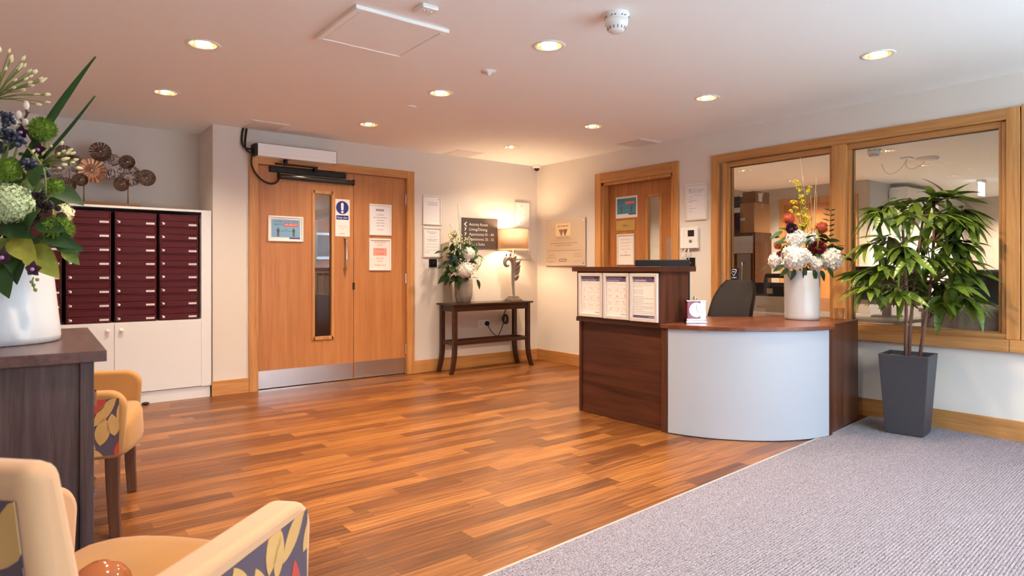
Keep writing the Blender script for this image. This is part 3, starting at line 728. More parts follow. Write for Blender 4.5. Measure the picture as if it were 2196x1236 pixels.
MB().lathe([(0.010, -0.021), (0.009, -0.028), (0.001, -0.03)], (2.415, 3.312, ZC), 12, False).build('stub', M_alu, cr, smooth=True)
bl = root('blank_disc', 'small flat blank disc on the ceiling', 'fitting', (2.462, 4.41, ZC))
MB().lathe([(0.04, 0), (0.04, -0.004), (0.036, -0.007), (0.001, -0.007)], (2.462, 4.41, ZC), 28, False).build('plate', M_ceil, bl)
cv = root('dome_camera', 'small white security camera with a dark dome in the corner', 'camera', (5.06, 5.94, ZC))
MB().lathe([(0.055, 0), (0.055, -0.02), (0.048, -0.035), (0.04, -0.04)], (5.06, 5.94, ZC), 28, False).build('housing', M_wplastic, cv, smooth=True)
MB().ball((5.06, 5.94, ZC - 0.038), 0.036, 18, 10).build('dome', mat('smoked dome', (0.03, 0.015, 0.008, 1), 0.08), cv, smooth=True)

# ================================================================== FRAMED NOTICES
def sheet(r, P, a0, a1, z0, z1, n, m, name='paper'): return MB().obox(P, a0, a1, z0, z1, n - 0.001, n).build(name, m, r)
def notice(name, label, P, a0, a1, z0, z1, fw=0.018, fm=None, pm=None, cat='notice', group=None, depth=0.014, n=0.0):
    a0, a1 = min(a0, a1), max(a0, a1); z0, z1 = min(z0, z1), max(z0, z1)
    r = root(name, label, cat, P.pt((a0 + a1) / 2, z0, n), 0, group)
    fm = fm or M_alu; pm = pm or M_paper
    for pts in ([(a0, z0), (a1, z0), (a1 - fw, z0 + fw), (a0 + fw, z0 + fw)], [(a1, z0), (a1, z1), (a1 - fw, z1 - fw), (a1 - fw, z0 + fw)],
                [(a1, z1), (a0, z1), (a0 + fw, z1 - fw), (a1 - fw, z1 - fw)], [(a0, z1), (a0, z0), (a0 + fw, z0 + fw), (a0 + fw, z1 - fw)]):
        MB().pprism(P, pts, n, n + depth).build('frame_bar', fm, r, bevel=0.003)
    sheet(r, P, a0 + fw * 0.9, a1 - fw * 0.9, z0 + fw * 0.9, z1 - fw * 0.9, n + 0.005, pm)
    return r
def person(mb, P, a, z, h, n):   # standing pictogram
    mb.pdisc(P, a, z + h * 0.92, h * 0.075, n - 0.0002, n, 14)
    w = h * 0.155
    for q in ((a - w, a + w, z + h * 0.50, z + h * 0.82), (a - w * 0.72, a - w * 0.08, z, z + h * 0.52), (a + w * 0.08, a + w * 0.72, z, z + h * 0.52)): mb.obox(P, *q, n - 0.0002, n)
def distance_poster(r, P, a0, a1, z0, z1, n, bm):
    w, h = a1 - a0, z1 - z0
    sheet(r, P, a0, a1, z0 + h * 0.08, z1, n, bm, 'poster')
    sheet(r, P, a0 + 0.62 * w, a1, z0, z0 + h * 0.08, n, M_purple, 'footer')
    t = MB(); n += 0.0006
    t.text(P, 'YOU NEED TO STAY 2 METRES', (a0 + a1) / 2, z1 - h * 0.16, h * 0.095, n, width=w * 0.84)
    t.text(P, 'APART TO', a0 + w * 0.24, z1 - h * 0.32, h * 0.095, n, width=w * 0.30)
    t.build('lettering', M_ink, r)
    sheet(r, P, a0 + w * 0.42, a0 + w * 0.93, z1 - h * 0.36, z1 - h * 0.19, n, M_red, 'banner')
    MB().text(P, 'SAVE LIVES NOW', a0 + w * 0.675, z1 - h * 0.32, h * 0.095, n + 0.0006, width=w * 0.46).build('banner_lettering', M_paper, r)
    f = MB(); person(f, P, a0 + w * 0.23, z0 + h * 0.12, h * 0.46, n); person(f, P, a0 + w * 0.77, z0 + h * 0.12, h * 0.46, n)
    za = z0 + h * 0.40
    f.obox(P, a0 + w * 0.36, a0 + w * 0.64, za - h * 0.006, za + h * 0.006, n - 0.0002, n)
    f.pprism(P, [(a0 + w * 0.32, za), (a0 + w * 0.365, za - h * 0.025), (a0 + w * 0.365, za + h * 0.025)], n - 0.0002, n)
    f.pprism(P, [(a0 + w * 0.68, za), (a0 + w * 0.635, za + h * 0.025), (a0 + w * 0.635, za - h * 0.025)], n - 0.0002, n)
    f.rows(P, a0 + w * 0.44, a0 + w * 0.57, za + h * 0.05, h * 0.02, n)
    f.build('figures', M_ink, r)
rng = random.Random(5)
def logo(r, P, a, z, w, h, n, m=None):
    MB().pprism(P, [(a - w / 2, z), (a + w / 2 - h * 0.3, z), (a + w / 2, z + h), (a - w / 2, z + h)], n - 0.0002, n + 0.0003).build('logo', m or M_purple, r)
    MB().rows(P, a - w * 0.42, a + w * 0.38, z + h * 0.35, h * 0.32, n + 0.0006, rng=rng).build('logo_lettering', M_paper, r)

# on the double door
p = notice('framed_notice', 'white framed light blue distancing poster on the wide door leaf', PD, 1.862, 2.193, 1.383, 1.622, 0.016, M_wframe, n=0.0)
distance_poster(p, PD, 1.893, 2.163, 1.408, 1.592, 0.006, M_blue)
p = root('keep_clear_sign', 'white door sign with a blue exclamation roundel reading Keep clear', 'sign', PD.pt(2.593, 1.45, 0))
sheet(p, PD, 2.517, 2.669, 1.45, 1.822, 0.002, M_paper2, 'plate')
MB().pdisc(PD, 2.590, 1.738, 0.066, 0.002, 0.0026).build('roundel', M_navy, p)
MB().pprism(PD, [(2.578, 1.713), (2.602, 1.713), (2.604, 1.775), (2.598, 1.786), (2.582, 1.786), (2.576, 1.775)], 0.0026, 0.0032).pdisc(PD, 2.590, 1.694, 0.013, 0.0026, 0.0032).build('exclamation_mark', M_paper, p)
MB().obox(PD, 2.527, 2.655, 1.617, 1.660, 0.002, 0.0026).build('banner', M_navy, p)
MB().text(PD, 'Keep clear', 2.591, 1.629, 0.022, 0.0032, width=0.110).build('lettering', M_paper, p)
t = MB(); t.text(PD, 'Automatic', 2.592, 1.545, 0.014, 0.0026, width=0.085); t.text(PD, 'door', 2.592, 1.522, 0.014, 0.0026, width=0.04); t.rows(PD, 2.565, 2.622, 1.475, 0.007, 0.0026, rng=rng); t.build('small_lettering', M_redpale, p)
p = notice('framed_notice', 'framed white notice with a small dark logo above the red one on the narrow leaf', PD, 2.879, 3.131, 1.472, 1.797, 0.018, M_wframe, M_paper)
logo(p, PD, 3.0, 1.727, 0.09, 0.018, 0.006, M_purple)
t = MB()
for k, w in enumerate((0.08, 0.16, 0.08, 0.1, 0.085)): t.rows(PD, 3.005 - w / 2, 3.005 + w / 2, 1.682 - k * 0.028, 0.0075, 0.0056, rng=rng)
t.rows(PD, 2.97, 3.04, 1.53, 0.006, 0.0056, rng=rng); t.build('printed_lines', M_inkl, p)
p = notice('framed_notice', 'framed notice in red letters reading automatic door stand clear', PD, 2.877, 3.127, 1.108, 1.440, 0.018, M_wframe, M_paper2)
for k in range(1): sheet(p, PD, 2.925, 3.078, 1.262, 1.342, 0.0055, M_redpale, 'tint')
t = MB()
for s_, z, w in (('AUTOMATIC', 1.392, 0.13), ('DOOR', 1.365, 0.062), ('STAND', 1.315, 0.095), ('CLEAR', 1.275, 0.095), ('DO NOT', 1.228, 0.085), ('PULL', 1.198, 0.055), ('THANK YOU', 1.155, 0.13)):
    t.text(PD, s_, 3.002, z, 0.02 if w > 0.09 and 'A' in s_ and len(s_) < 6 else 0.0165, 0.0062, width=w)
t.build('lettering', M_redink, p)

# back wall frames
def wpx(x0, y0, x1, y1): a, z = wa(x0, y0); b, w = wa(x1, y1); return a, b, w, z
a0, a1, z0, z1 = wpx(906, 418, 946, 484)
p = notice('framed_notice', 'silver framed nearly blank certificate, upper one beside the double door', PA, a0, a1, z0, z1, 0.018, M_alu)
t = MB().rows(PA, a1 - 0.045, a1 - 0.025, z1 - 0.045, 0.008, 0.0058, rng=rng)
for k in range(5): t.rows(PA, a0 + 0.05 + 0.03 * (k % 2), a1 - 0.05, z1 - 0.075 - k * 0.009, 0.004, 0.0058, rng=rng)
t.build('printed_lines', M_inkl, p)
a0, a1, z0, z1 = wpx(906.5, 487, 946, 553)
p = notice('framed_notice', 'silver framed certificate of printed lines, lower one beside the double door', PA, a0, a1, z0, z1, 0.018, M_alu)
t = MB()
for k, w in enumerate((0.13, 0.07, 0, 0.1, 0, 0.14, 0.1, 0, 0.15, 0, 0.15, 0, 0.15)):
    if w: t.rows(PA, (a0 + a1) / 2 - w / 2, (a0 + a1) / 2 + w / 2, z1 - 0.055 - k * 0.0165, 0.008 if k in (0, 1, 5, 6) else 0.004, 0.0058, rng=rng)
t.rows(PA, a0 + 0.035, a0 + 0.08, z0 + 0.055, 0.006, 0.0058, rng=rng); t.build('printed_lines', M_inkl, p)
a0, a1, z0, z1 = wpx(1103.5, 433, 1135, 490)
p = notice('framed_notice', 'pale framed certificate on the wall above the lamp shade', PA, a0, a1, z0, z1, 0.018, M_alu)
logo(p, PA, (a0 + a1) / 2 - 0.01, z1 - 0.055, 0.022, 0.018, 0.006, M_inkl); MB().rows(PA, a0 + 0.09, a0 + 0.105, z0 + 0.055, 0.02, 0.0058, rng=rng).rows(PA, a0 + 0.05, a1 - 0.05, z0 + 0.16, 0.004, 0.0058, rng=rng).build('printed_lines', M_inkl, p)
a0, a1, z0, z1 = wpx(1103.5, 493, 1135, 556.5)
p = notice('framed_notice', 'pale framed certificate partly behind the lamp shade', PA, a0, a1, z0, z1, 0.018, M_alu)
MB().rows(PA, a0 + 0.04, a1 - 0.04, z0 + 0.05, 0.005, 0.0058, rng=rng).rows(PA, a0 + 0.04, a1 - 0.06, z0 + 0.07, 0.005, 0.0058, rng=rng).build('printed_lines', M_inkl, p)
# direction sign
a0, a1, z0, z1 = wpx(989.5, 466.5, 1066, 534.5)
p = root('direction_sign', 'charcoal wall sign listing the activity room, living room and apartments', 'sign', PA.pt((a0 + a1) / 2, z0, 0))
MB().obox(PA, a0, a1, z0, z1, 0, 0.012).build('panel', M_signgrey, p, bevel=0.001)
hh = z1 - z0; t = MB()
for k, (s_, w) in enumerate((('Activity Room', 0.262), ('Living/Dining', 0.252), ('Apartments 01 - 04', 0.350), ('Apartments 25 - 32', 0.350), ('Guest Suite', 0.215))):
    t.text(PA, s_, a0 + 0.098, z1 - 0.088 - k * 0.0565, 0.032, 0.0128, 'LEFT', width=w)
t.build('lettering', M_signtext, p)
t = MB(); zc = z1 - 0.075; ac = a0 + 0.045
t.pprism(PA, [(ac - 0.02, zc), (ac + 0.012, zc - 0.026), (ac + 0.026, zc - 0.026), (ac, zc), (ac + 0.026, zc + 0.026), (ac + 0.012, zc + 0.026)], 0.012, 0.0128)
for k in (1, 2, 3):
    q = z1 - 0.075 - k * 0.0565
    t.pprism(PA, [(ac - 0.012, q - 0.016), (ac - 0.004, q - 0.018), (ac + 0.014, q + 0.004), (ac + 0.014, q + 0.018), (ac - 0.012, q + 0.018), (ac - 0.012, q + 0.012), (ac + 0.004, q + 0.010)], 0.012, 0.0128)
t.build('arrow', M_signtext, p)
# wall plaque on the right wall
a0, z1 = wb(1173, 473); a1, z0 = wb(1258, 570)
p = root('wall_plaque', 'frosted glass plaque with a W emblem on the wall behind the desk', 'plaque', PB.pt((a0 + a1) / 2, z0, 0))
MB().obox(PB, a0, a1, z0, z1, 0.015, 0.023).build('glass_plate', mat('warm frosted plaque', S(206, 184, 160), 0.22, spec=0.6), p, bevel=0.001)
wv = a1 - a0; zz = z1 - z0
f = MB()
for q in ((a0 + 0.03, z0 + 0.03), (a1 - 0.03, z0 + 0.03), (a0 + 0.03, z1 - 0.03), (a1 - 0.03, z1 - 0.03)): f.pdisc(PB, q[0], q[1], 0.010, 0, 0.027, 16)
f.build('standoff', M_chrome, p)
sheet(p, PB, a0 + wv * 0.27, a0 + wv * 0.64, z1 - zz * 0.36, z1 - zz * 0.10, 0.0236, mat('pale plaque square', S(232, 206, 164), 0.4), 'emblem_square')
cxp = a0 + wv * 0.46; zt = z1 - zz * 0.225
t = MB()
t.pprism(PB, [(cxp - 0.075, zt), (cxp - 0.028, zt - 0.085), (cxp, zt - 0.02), (cxp - 0.005, zt)], 0.0236, 0.0244); t.pprism(PB, [(cxp + 0.008, zt), (cxp + 0.004, zt - 0.02), (cxp + 0.034, zt - 0.085), (cxp + 0.078, zt)], 0.0236, 0.0244)
t.build('w_emblem', mat('brown emblem', S(132, 92, 66), 0.5), p)
t = MB(); n = 0.0243
t.rows(PB, cxp - 0.09, cxp + 0.10, zt + 0.03, 0.014, n, rng=rng)
t.rows(PB, cxp - 0.12, cxp + 0.12, z1 - zz * 0.42, 0.012, n, rng=rng)
t.text(PB, 'CHARITABLE FOUNDATION', cxp, z1 - zz * 0.465, 0.014, n, width=0.31)
t.rows(PB, cxp - 0.22, cxp + 0.24, z1 - zz * 0.53, 0.012, n, rng=rng); t.rows(PB, cxp - 0.13, cxp + 0.15, z1 - zz * 0.575, 0.011, n, rng=rng)
t.rows(PB, a0 + 0.04, a1 - 0.06, z1 - zz * 0.685, 0.009, n, rng=rng)
t.rows(PB, a0 + 0.06, a0 + 0.16, z1 - zz * 0.78, 0.008, n, rng=rng); t.rows(PB, a0 + 0.04, a0 + 0.18, z1 - zz * 0.83, 0.008, n, rng=rng); t.rows(PB, a0 + 0.05, a0 + 0.15, z1 - zz * 0.92, 0.008, n, rng=rng)
t.rows(PB, a1 - 0.18, a1 - 0.06, z1 - zz * 0.76, 0.008, n, rng=rng); t.rows(PB, a1 - 0.19, a1 - 0.05, z1 - zz * 0.81, 0.008, n, rng=rng); t.rows(PB, a1 - 0.18, a1 - 0.06, z1 - zz * 0.91, 0.006, n, rng=rng)
t.build('engraved_lines', mat('plaque engraving', S(168, 134, 106), 0.6), p)
logo(p, PB, cxp, z1 - zz * 0.91, 0.13, 0.032, 0.0238, mat('plaque logo', S(120, 88, 66), 0.5))

# office door signs
a0, z1 = wo(1321, 424); a1, z0 = wo(1367, 465.5)
p = root('distancing_poster', 'teal distancing poster taped to the office door', 'poster', PO.pt((a0 + a1) / 2, z0, 0))
sheet(p, PO, a0, a1, z0, z1, 0.0015, M_paper, 'paper'); distance_poster(p, PO, a0 + 0.018, a1 - 0.018, z0 + 0.03, z1 - 0.02, 0.0021, M_teal)
a0, z1 = wo(1322, 474.5); a1, z0 = wo(1362, 494)
p = root('office_nameplate', 'brass nameplate reading Office on the office door', 'nameplate', PO.pt((a0 + a1) / 2, z0, 0))
MB().obox(PO, a0, a1, z0, z1, 0, 0.006).build('plate', M_brass, p, bevel=0.001)
MB().text(PO, 'Office', (a0 + a1) / 2, (z0 + z1) / 2 - 0.012, 0.026, 0.0068, width=0.085).build('lettering', M_ink, p)
a0, z1 = wo(1324, 503.5); a1, z0 = wo(1361, 569)
p = notice('framed_notice', 'framed notice on the office door about the office being unmanned', PO, a0, a1, z0, z1, 0.017, M_alu, M_paper2)
t = MB()
for k, (s_, w) in enumerate((('If the office is', 0.15), ('unmanned and', 0.145), ('your query is', 0.125), ('urgent, please', 0.14), ('call', 0.03))): t.text(PO, s_, (a0 + a1) / 2, z1 - 0.065 - k * 0.034, 0.015, 0.0062, width=w)
t.rows(PO, (a0 + a1) / 2 - 0.075, (a0 + a1) / 2 + 0.075, z1 - 0.065 - 5 * 0.034, 0.013, 0.0062, rng=rng)
t.build('lettering', M_inkl, p)
# right wall: certificate, intercom, black outlet
a0, z1 = wb(1470.5, 396); a1, z0 = wb(1518, 471)
p = notice('framed_notice', 'silver framed certificate between the office door and window', PB, a0, a1, z0, z1, 0.02, M_alu, mat('grey white paper', (0.78, 0.75, 0.76, 1), 0.6))
t = MB()
t.pdisc(PB, a0 + 0.055, z1 - 0.06, 0.011, 0.005, 0.0056, 14)
for k, (x, w) in enumerate(((0.075, 0.03), (0.1, 0.11), (0.04, 0.17), (0.04, 0.15), (0, 0), (0.095, 0.08), (0.04, 0.05), (0, 0), (0.04, 0.04), (0.04, 0.10), (0.04, 0.05), (0, 0), (0, 0), (0.04, 0.02), (0, 0), (0.04, 0.08), (0, 0), (0.04, 0.035))):
    if w: t.rows(PB, a0 + x, a0 + x + w, z1 - 0.055 - k * 0.0125, 0.005, 0.0058, rng=rng)
t.build('printed_lines', M_inkl, p)
a0, z1 = wb(1463, 490); a1, z0 = wb(1500, 533)
p = root('door_intercom', 'white wall intercom with a small black screen beside the office door', 'intercom', PB.pt((a0 + a1) / 2, z0, 0))
MB().obox(PB, a0, a1, z0, z1, 0, 0.035).build('case', M_wplastic, p, bevel=0.008, seg=3)
wv = a1 - a0
MB().obox(PB, a0 + wv * 0.46, a0 + wv * 0.82, z1 - 0.085, z1 - 0.025, 0.035, 0.0365).build('screen', M_scr, p)
MB().pdisc(PB, a0 + wv * 0.62, z0 + 0.07, 0.016, 0.035, 0.039, 20).build('button', M_steel, p)
MB().obox(PB, a0 + wv * 0.22, a0 + wv * 0.235, z0 + 0.01, z1 - 0.01, 0.035, 0.0358).build('handset_seam', M_alu, p)
a0, z1 = wb(1474, 553); a1, z0 = wb(1491, 574)
p = root('black_outlet', 'black square outlet plate under the white intercom', 'outlet', PB.pt((a0 + a1) / 2, z0, 0))
MB().obox(PB, a0, a1, z0, z1, 0, 0.012).build('plate', M_black, p, bevel=0.002)
MB().pdisc(PB, (a0 + a1) / 2, (z0 + z1) / 2, 0.006, 0.012, 0.0135, 10).build('screw', M_steel, p)
aw = (wb(1472, 534)[0], wb(1477, 560)[0]); zi = wb(1463, 533)[1]
for k, (d0, d1_) in enumerate(((0.045, 0.045), (0.065, 0.075))):
    o = MB().tube([PB.pt(-3.837 + d0 + 0.02, zi + 0.005, 0.014), PB.pt(-3.837 + d0 + 0.03 * k, zi - 0.03, 0.03), PB.pt(-3.837 + d1_ + 0.01 - 0.03 * (1 - k), zi - 0.07, 0.03), PB.pt(-3.837 + d1_ + 0.02, zi - 0.12, 0.014)], 0.006, 8).build('white_cable', M_wplastic, None, smooth=True)
    tag(o, 'white cable hanging from the intercom to the black outlet', 'cable', 'intercom cables')
# black plate and double socket on the back wall
a0, z1 = wa(920, 556); a1, z0 = wa(936, 573.5)
p = root('black_switch_plate', 'black square plate under the certificates beside the double door', 'switch', PA.pt((a0 + a1) / 2, z0, 0))
MB().obox(PA, a0, a1, z0, z1, 0, 0.012).build('plate', M_black, p, bevel=0.002)
MB().obox(PA, a0 + 0.03, a1 - 0.03, z0 + 0.025, z1 - 0.025, 0.012, 0.015).build('rocker', M_scr, p, bevel=0.001)
p = root('wall_socket', 'white double socket on the wall under the console table', 'socket', PA.pt(4.31, 0.44, 0))
MB().obox(PA, 4.23, 4.385, 0.448, 0.535, 0, 0.01).build('plate', M_wplastic, p, bevel=0.002)
t = MB()
for x in (4.268,):
    for dx, dz in ((0, 0.012), (-0.011, -0.01), (0.011, -0.01)): t.obox(PA, x + dx - 0.003, x + dx + 0.003, 0.488 + dz - 0.004, 0.488 + dz + 0.004, 0.0101, 0.0108)
t.build('pin_hole', M_gplastic, p)
p = root('power_plug', 'black three pin plug in the socket under the console table', 'plug', PA.pt(4.35, 0.46, 0.01))
MB().pdisc(PA, 4.345, 0.488, 0.025, 0.0102, 0.045, 18, 0.028).build('body', M_black, p, bevel=0.005)

# ================================================================== DOOR OPERATOR
op = root('door_operator', 'white automatic door operator box above the wide door leaf', 'door closer', PA.pt(2.1, 2.13, 0))
MB().obox(PA, 1.728, 2.465, 2.142, 2.258, 0.0, 0.137).build('housing', mat('white operator cover', (0.86, 0.86, 0.86, 1), 0.3), op, bevel=0.003)
MB().obox(PA, 2.465, 2.469, 2.142, 2.258, 0.0, 0.137).build('end_cap', M_gplastic, op)
MB().obox(PA, 1.728, 2.465, 2.2575, 2.2605, 0.0, 0.134).build('top_outline', M_gplastic, op)  # thin dark strip that outlines the top of the housing
MB().obox(PA, 1.735, 2.46, 2.172, 2.176, 0.137, 0.1385).build('cover_seam', M_alu, op)
MB().obox(PA, 1.70, 1.728, 2.150, 2.252, 0.015, 0.13).build('end_cap', M_black, op, bevel=0.004)
MB().tube([PA.pt(1.995, 2.142, 0.075), PA.pt(1.995, 2.085, 0.075)], [0.02, 0.016], 14).build('spindle', M_black, op)
MB().obox(PA, 1.90, 2.30, 2.088, 2.104, 0.06, 0.09).obox(PA, 2.27, 2.30, 2.062, 2.10, 0.024, 0.075).build('arm', M_black, op, bevel=0.003)
MB().obox(PD, 1.872, 2.62, 2.028, 2.080, 0.0, 0.035).build('slide_track', M_black, op, bevel=0.003)
sb = root('door_sensor_bar', 'glossy black safety sensor bar across the top of the wide door leaf', 'sensor', PD.pt(2.32, 1.96, 0))
pts = [(0.0, 1.972), (0.035, 1.966), (0.052, 1.985), (0.048, 2.012), (0.0, 2.022)]
m_ = MB(); nP = len(pts)
m_.add([PD.pt(1.955, z, n) for n, z in pts] + [PD.pt(2.695, z, n) for n, z in pts], [tuple(range(nP - 1, -1, -1)), tuple(range(nP, 2 * nP))] + [(i, (i + 1) % nP, nP + (i + 1) % nP, nP + i) for i in range(nP)])
m_.build('housing', M_scr, sb, bevel=0.006)
MB().obox(PD, 2.08, 2.60, 1.992, 1.998, 0.049, 0.054).build('lens_strip', mat('smoked lens', (0.08, 0.08, 0.09, 1), 0.05), sb)
MB().obox(PD, 1.948, 1.957, 1.964, 2.022, 0.0, 0.05).obox(PD, 2.693, 2.702, 1.964, 2.022, 0.0, 0.05).build('end_cap', M_black, sb, bevel=0.003)
def bez(p0, p1, p2, p3, n=14):
    p0, p1, p2, p3 = map(Vector, (p0, p1, p2, p3))
    return [p0 * (1 - t) ** 3 + p1 * 3 * t * (1 - t) ** 2 + p2 * 3 * t * t * (1 - t) + p3 * t ** 3 for t in [i / n for i in range(n + 1)]]
GC = 'black door operator cables'
for k in (0, 1):
    o = MB().tube(bez(PA.pt(1.635 + 0.03 * k, ZC - 0.004, 0.012), PA.pt(1.60 + 0.04 * k, 2.22, 0.012), PA.pt(1.63, 2.20 - 0.02 * k, 0.06), PA.pt(1.70, 2.205 - 0.035 * k, 0.075)), 0.009, 8).build('door_cable', M_rubber, None, smooth=True)
    tag(o, 'black cable from the ceiling cover to the %s of the door operator end' % ('top', 'middle')[k], 'cable', GC)
o = MB().tube(bez(PA.pt(1.705, 2.165, 0.07), PA.pt(1.62, 2.0, 0.06), PA.pt(1.90, 1.80, 0.05), PD.pt(1.96, 1.985, 0.045)), 0.009, 8).build('loop_cable', M_rubber, None, smooth=True)
tag(o, 'black cable looping from the operator down to the sensor bar', 'cable', GC)

# ================================================================== LETTERBOX UNIT
CYF = 6.022     # front plane of the cabinet
cab = root('letterbox_cabinet', 'white built-in cabinet holding the maroon letterboxes in the alcove', 'cabinet', (0.65, 6.28, 0))
PC = Pl((0, CYF, 0), (1, 0, 0), (0, -1, 0))
MB().obox(PC, -0.12, 1.372, 1.618, 1.636, -0.51, 0).build('top_board', M_white, cab)
MB().obox(PC, 1.292, 1.372, 0.10, 1.618, -0.40, 0).build('end_panel', M_white, cab)
MB().obox(PC, -0.12, -0.06, 0.10, 1.618, -0.40, 0).build('end_panel', M_white, cab)
MB().obox(PC, -0.06, 1.292, 0.672, 0.688, -0.40, 0).build('shelf', M_white, cab)
MB().obox(PC, -0.06, 1.292, 0.688, 1.618, -0.41, -0.395).build('back_board', M_maroond, cab)
MB().obox(PC, -0.12, 1.365, 0.0, 0.10, -0.4, -0.012).build('plinth', M_white, cab)
for k, (x0_, x1_) in enumerate(((-0.055, 0.6425), (0.6455, 1.290))):
    d_ = MB().obox(PC, x0_, x1_, 0.105, 0.688, -0.018, 0.002).build('cupboard_door', M_white, cab, bevel=0.001)
    kx = 0.595 if k == 0 else 0.692
    kb = MB(Matrix.Translation(PC.pt(kx, 0.625, 0.002)) @ Matrix.Rotation(PI / 2, 4, 'X')).lathe([(0.006, 0), (0.006, 0.012), (0.016, 0.016), (0.017, 0.024), (0.010, 0.029), (0.001, 0.03)], (0, 0, 0), 18)
    kb.build('knob', M_wplastic, d_, smooth=True)
LBW, LBH = 0.300, 0.1125
def letterbox():
    r = root('letterbox', 'maroon letterbox', 'letterbox', (0, CYF - 0.0, 0), 0, 'maroon letterboxes in the cabinet')
    P = Pl((0, CYF, 0), (1, 0, 0), (0, -1, 0)); h = LBH
    MB().obox(P, 0, LBW, 0.001, h - 0.001, -0.36, -0.012).build('body', M_maroond, r)
    MB().obox(P, 0.004, LBW - 0.004, 0.003, 0.049, -0.012, 0.003).build('door', M_maroon, r, bevel=0.002)
    MB().obox(P, 0.012, LBW - 0.012, 0.054, h - 0.011, -0.012, 0.0005).build('flap', M_maroon, r, bevel=0.002)
    MB().obox(P, 0.002, 0.0105, 0.052, h - 0.002, -0.012, 0.004).obox(P, LBW - 0.0105, LBW - 0.002, 0.052, h - 0.002, -0.012, 0.004).obox(P, 0.0105, LBW - 0.0105, h - 0.0095, h - 0.002, -0.012, 0.004).build('rim', M_maroon, r, bevel=0.001)
    lk = MB(Matrix.Translation(P.pt(0.030, 0.028, 0.003)) @ Matrix.Rotation(PI / 2, 4, 'X')).lathe([(0.0125, 0), (0.0125, 0.006), (0.009, 0.009), (0.001, 0.009)], (0, 0, 0), 16).build('lock', M_chrome, r, smooth=True)
    MB().obox(P, 0.018, 0.029, 0.018, 0.0405, 0.003, 0.007).build('lock_plate', M_wplastic, lk)
    cd = MB().obox(P, 0.222, 0.284, 0.017, 0.032, 0.003, 0.0045).build('name_card', M_paper, r)
    MB().rows(P, 0.228, 0.276, 0.022, 0.005, 0.0049, rng=rng).build('name_print', M_inkl, cd)
    return r
lb = letterbox()
cols = [(0.968, 'column next to the white end panel'), (0.647, 'second column from the white end panel'), (0.322, 'third column from the white end panel'), (-0.003, 'fourth column from the white end panel')]
orow = ['bottom', 'second from the bottom', 'third from the bottom', 'fourth from the bottom', 'fourth from the top', 'third from the top', 'second from the top', 'top']
firstlb = True
for x, cn in cols:
    for k in range(8):
        lab = 'maroon letterbox, %s of the %s' % (orow[k], cn); loc = (x, CYF, 0.690 + k * LBH)
        if firstlb: lb.location = loc; lb['label'] = lab; firstlb = False
        else: dup(lb, loc, 0, lab)
# disc sculpture on the cabinet
SY = 6.27
sp = root('disc_sculpture', 'metal sculpture of overlapping bronze discs on a wooden base above the letterboxes', 'sculpture', (0.62, SY, 1.636))
b0, b1 = aty(154, 440, SY).x, aty(300, 440, SY).x
MB().box(b0, b1, SY - 0.05, SY + 0.05, 1.636, 1.676).build('base', wood('sculpture base wood', S(128, 92, 56), S(160, 118, 74), 'X', 0.6), sp, bevel=0.003)
for px in (180, 274.6):
    q = aty(px, 420, SY); MB().tube([(q.x, SY, 1.676), (q.x, SY, aty(px, 385, SY).z)], 0.005, 8).build('rod', M_copper, sp, smooth=True)
discs = [(215, 326, 18.5, 0), (147.6, 361, 28, 1), (197, 366, 23.5, 2), (236, 357, 25, 1), (273, 348, 13.5, 0), (278, 377, 20.5, 1), (314, 382, 16.5, 0), (173, 386, 12, 0), (260, 396, 13.5, 0), (143, 398, 15, 0), (138, 329, 15, 0)]
for i, (px, py, rr, k) in enumerate(discs):
    yy = SY + (0.012 if k == 1 else -0.012) + 0.006 * (i % 3 - 1); c = aty(px, py, yy); r_ = rr * 6.0 / F * 0.98
    M_ = Matrix.Translation(c) @ Matrix.Rotation(PI / 2, 4, 'X')
    if k == 1:
        m2 = MB(M_).lathe([(r_ * 0.93, 0), (r_, 0.004), (r_, -0.004), (r_ * 0.93, 0)], (0, 0, 0), 28, False, False); rg = random.Random(i)
        for j in range(110):
            t_ = rg.uniform(0, 2 * PI); q = r_ * 0.9 * math.sqrt(rg.random()); L_ = r_ * rg.uniform(0.12, 0.3); t2 = t_ + rg.uniform(-0.5, 0.5)
            m2.tube([(q * math.cos(t_), q * math.sin(t_), rg.uniform(-.002, .003)), (q * math.cos(t_) + L_ * math.cos(t2), q * math.sin(t_) + L_ * math.sin(t2), rg.uniform(-.002, .003))], 0.0028, 4)
        m2.lathe([(r_ * 0.95, -0.003), (0.001, -0.003)], (0, 0, 0), 28, False, False)
        m2.build('disc', M_pewter, sp)
    else:
        n_ = 36; prof = [(0.10, 0.012), (0.14, 0.006), (0.55, 0.004), (1.0, 0.011)]
        m2 = MB(M_); vs = []
        for a_, z in prof:
            for j in range(n_): t_ = 2 * PI * j / n_; rad = r_ * a_ * (1 + (0.05 * math.sin(t_ * 9) if (k == 2 and a_ == 1.0) else 0)); vs.append((rad * math.cos(t_), rad * math.sin(t_), z * (1 if j % 2 else 0.75)))
        fs = [(i_ * n_ + j, i_ * n_ + (j + 1) % n_, (i_ + 1) * n_ + (j + 1) % n_, (i_ + 1) * n_ + j) for i_ in range(3) for j in range(n_)]; fs.append(tuple(range(n_)))
        m2.add(vs, fs); d_ = m2.build('disc', M_copper if k == 2 else M_bronze, sp)
        s_ = d_.modifiers.new('thick', 'SOLIDIFY'); s_.thickness = 0.002
        MB(M_).ball((0, 0, 0.008), 0.008, 10, 6).build('stud', M_alu, d_, smooth=True)
rk = root('dark_pebble', 'small dark lump on the floor by the cabinet plinth', 'pebble', (0.86, 5.985, 0))
MB().ball((0.86, 5.985, 0.012), 0.03, 10, 6, (1, 0.7, 0.42)).build('body', M_rubber, rk, smooth=True)

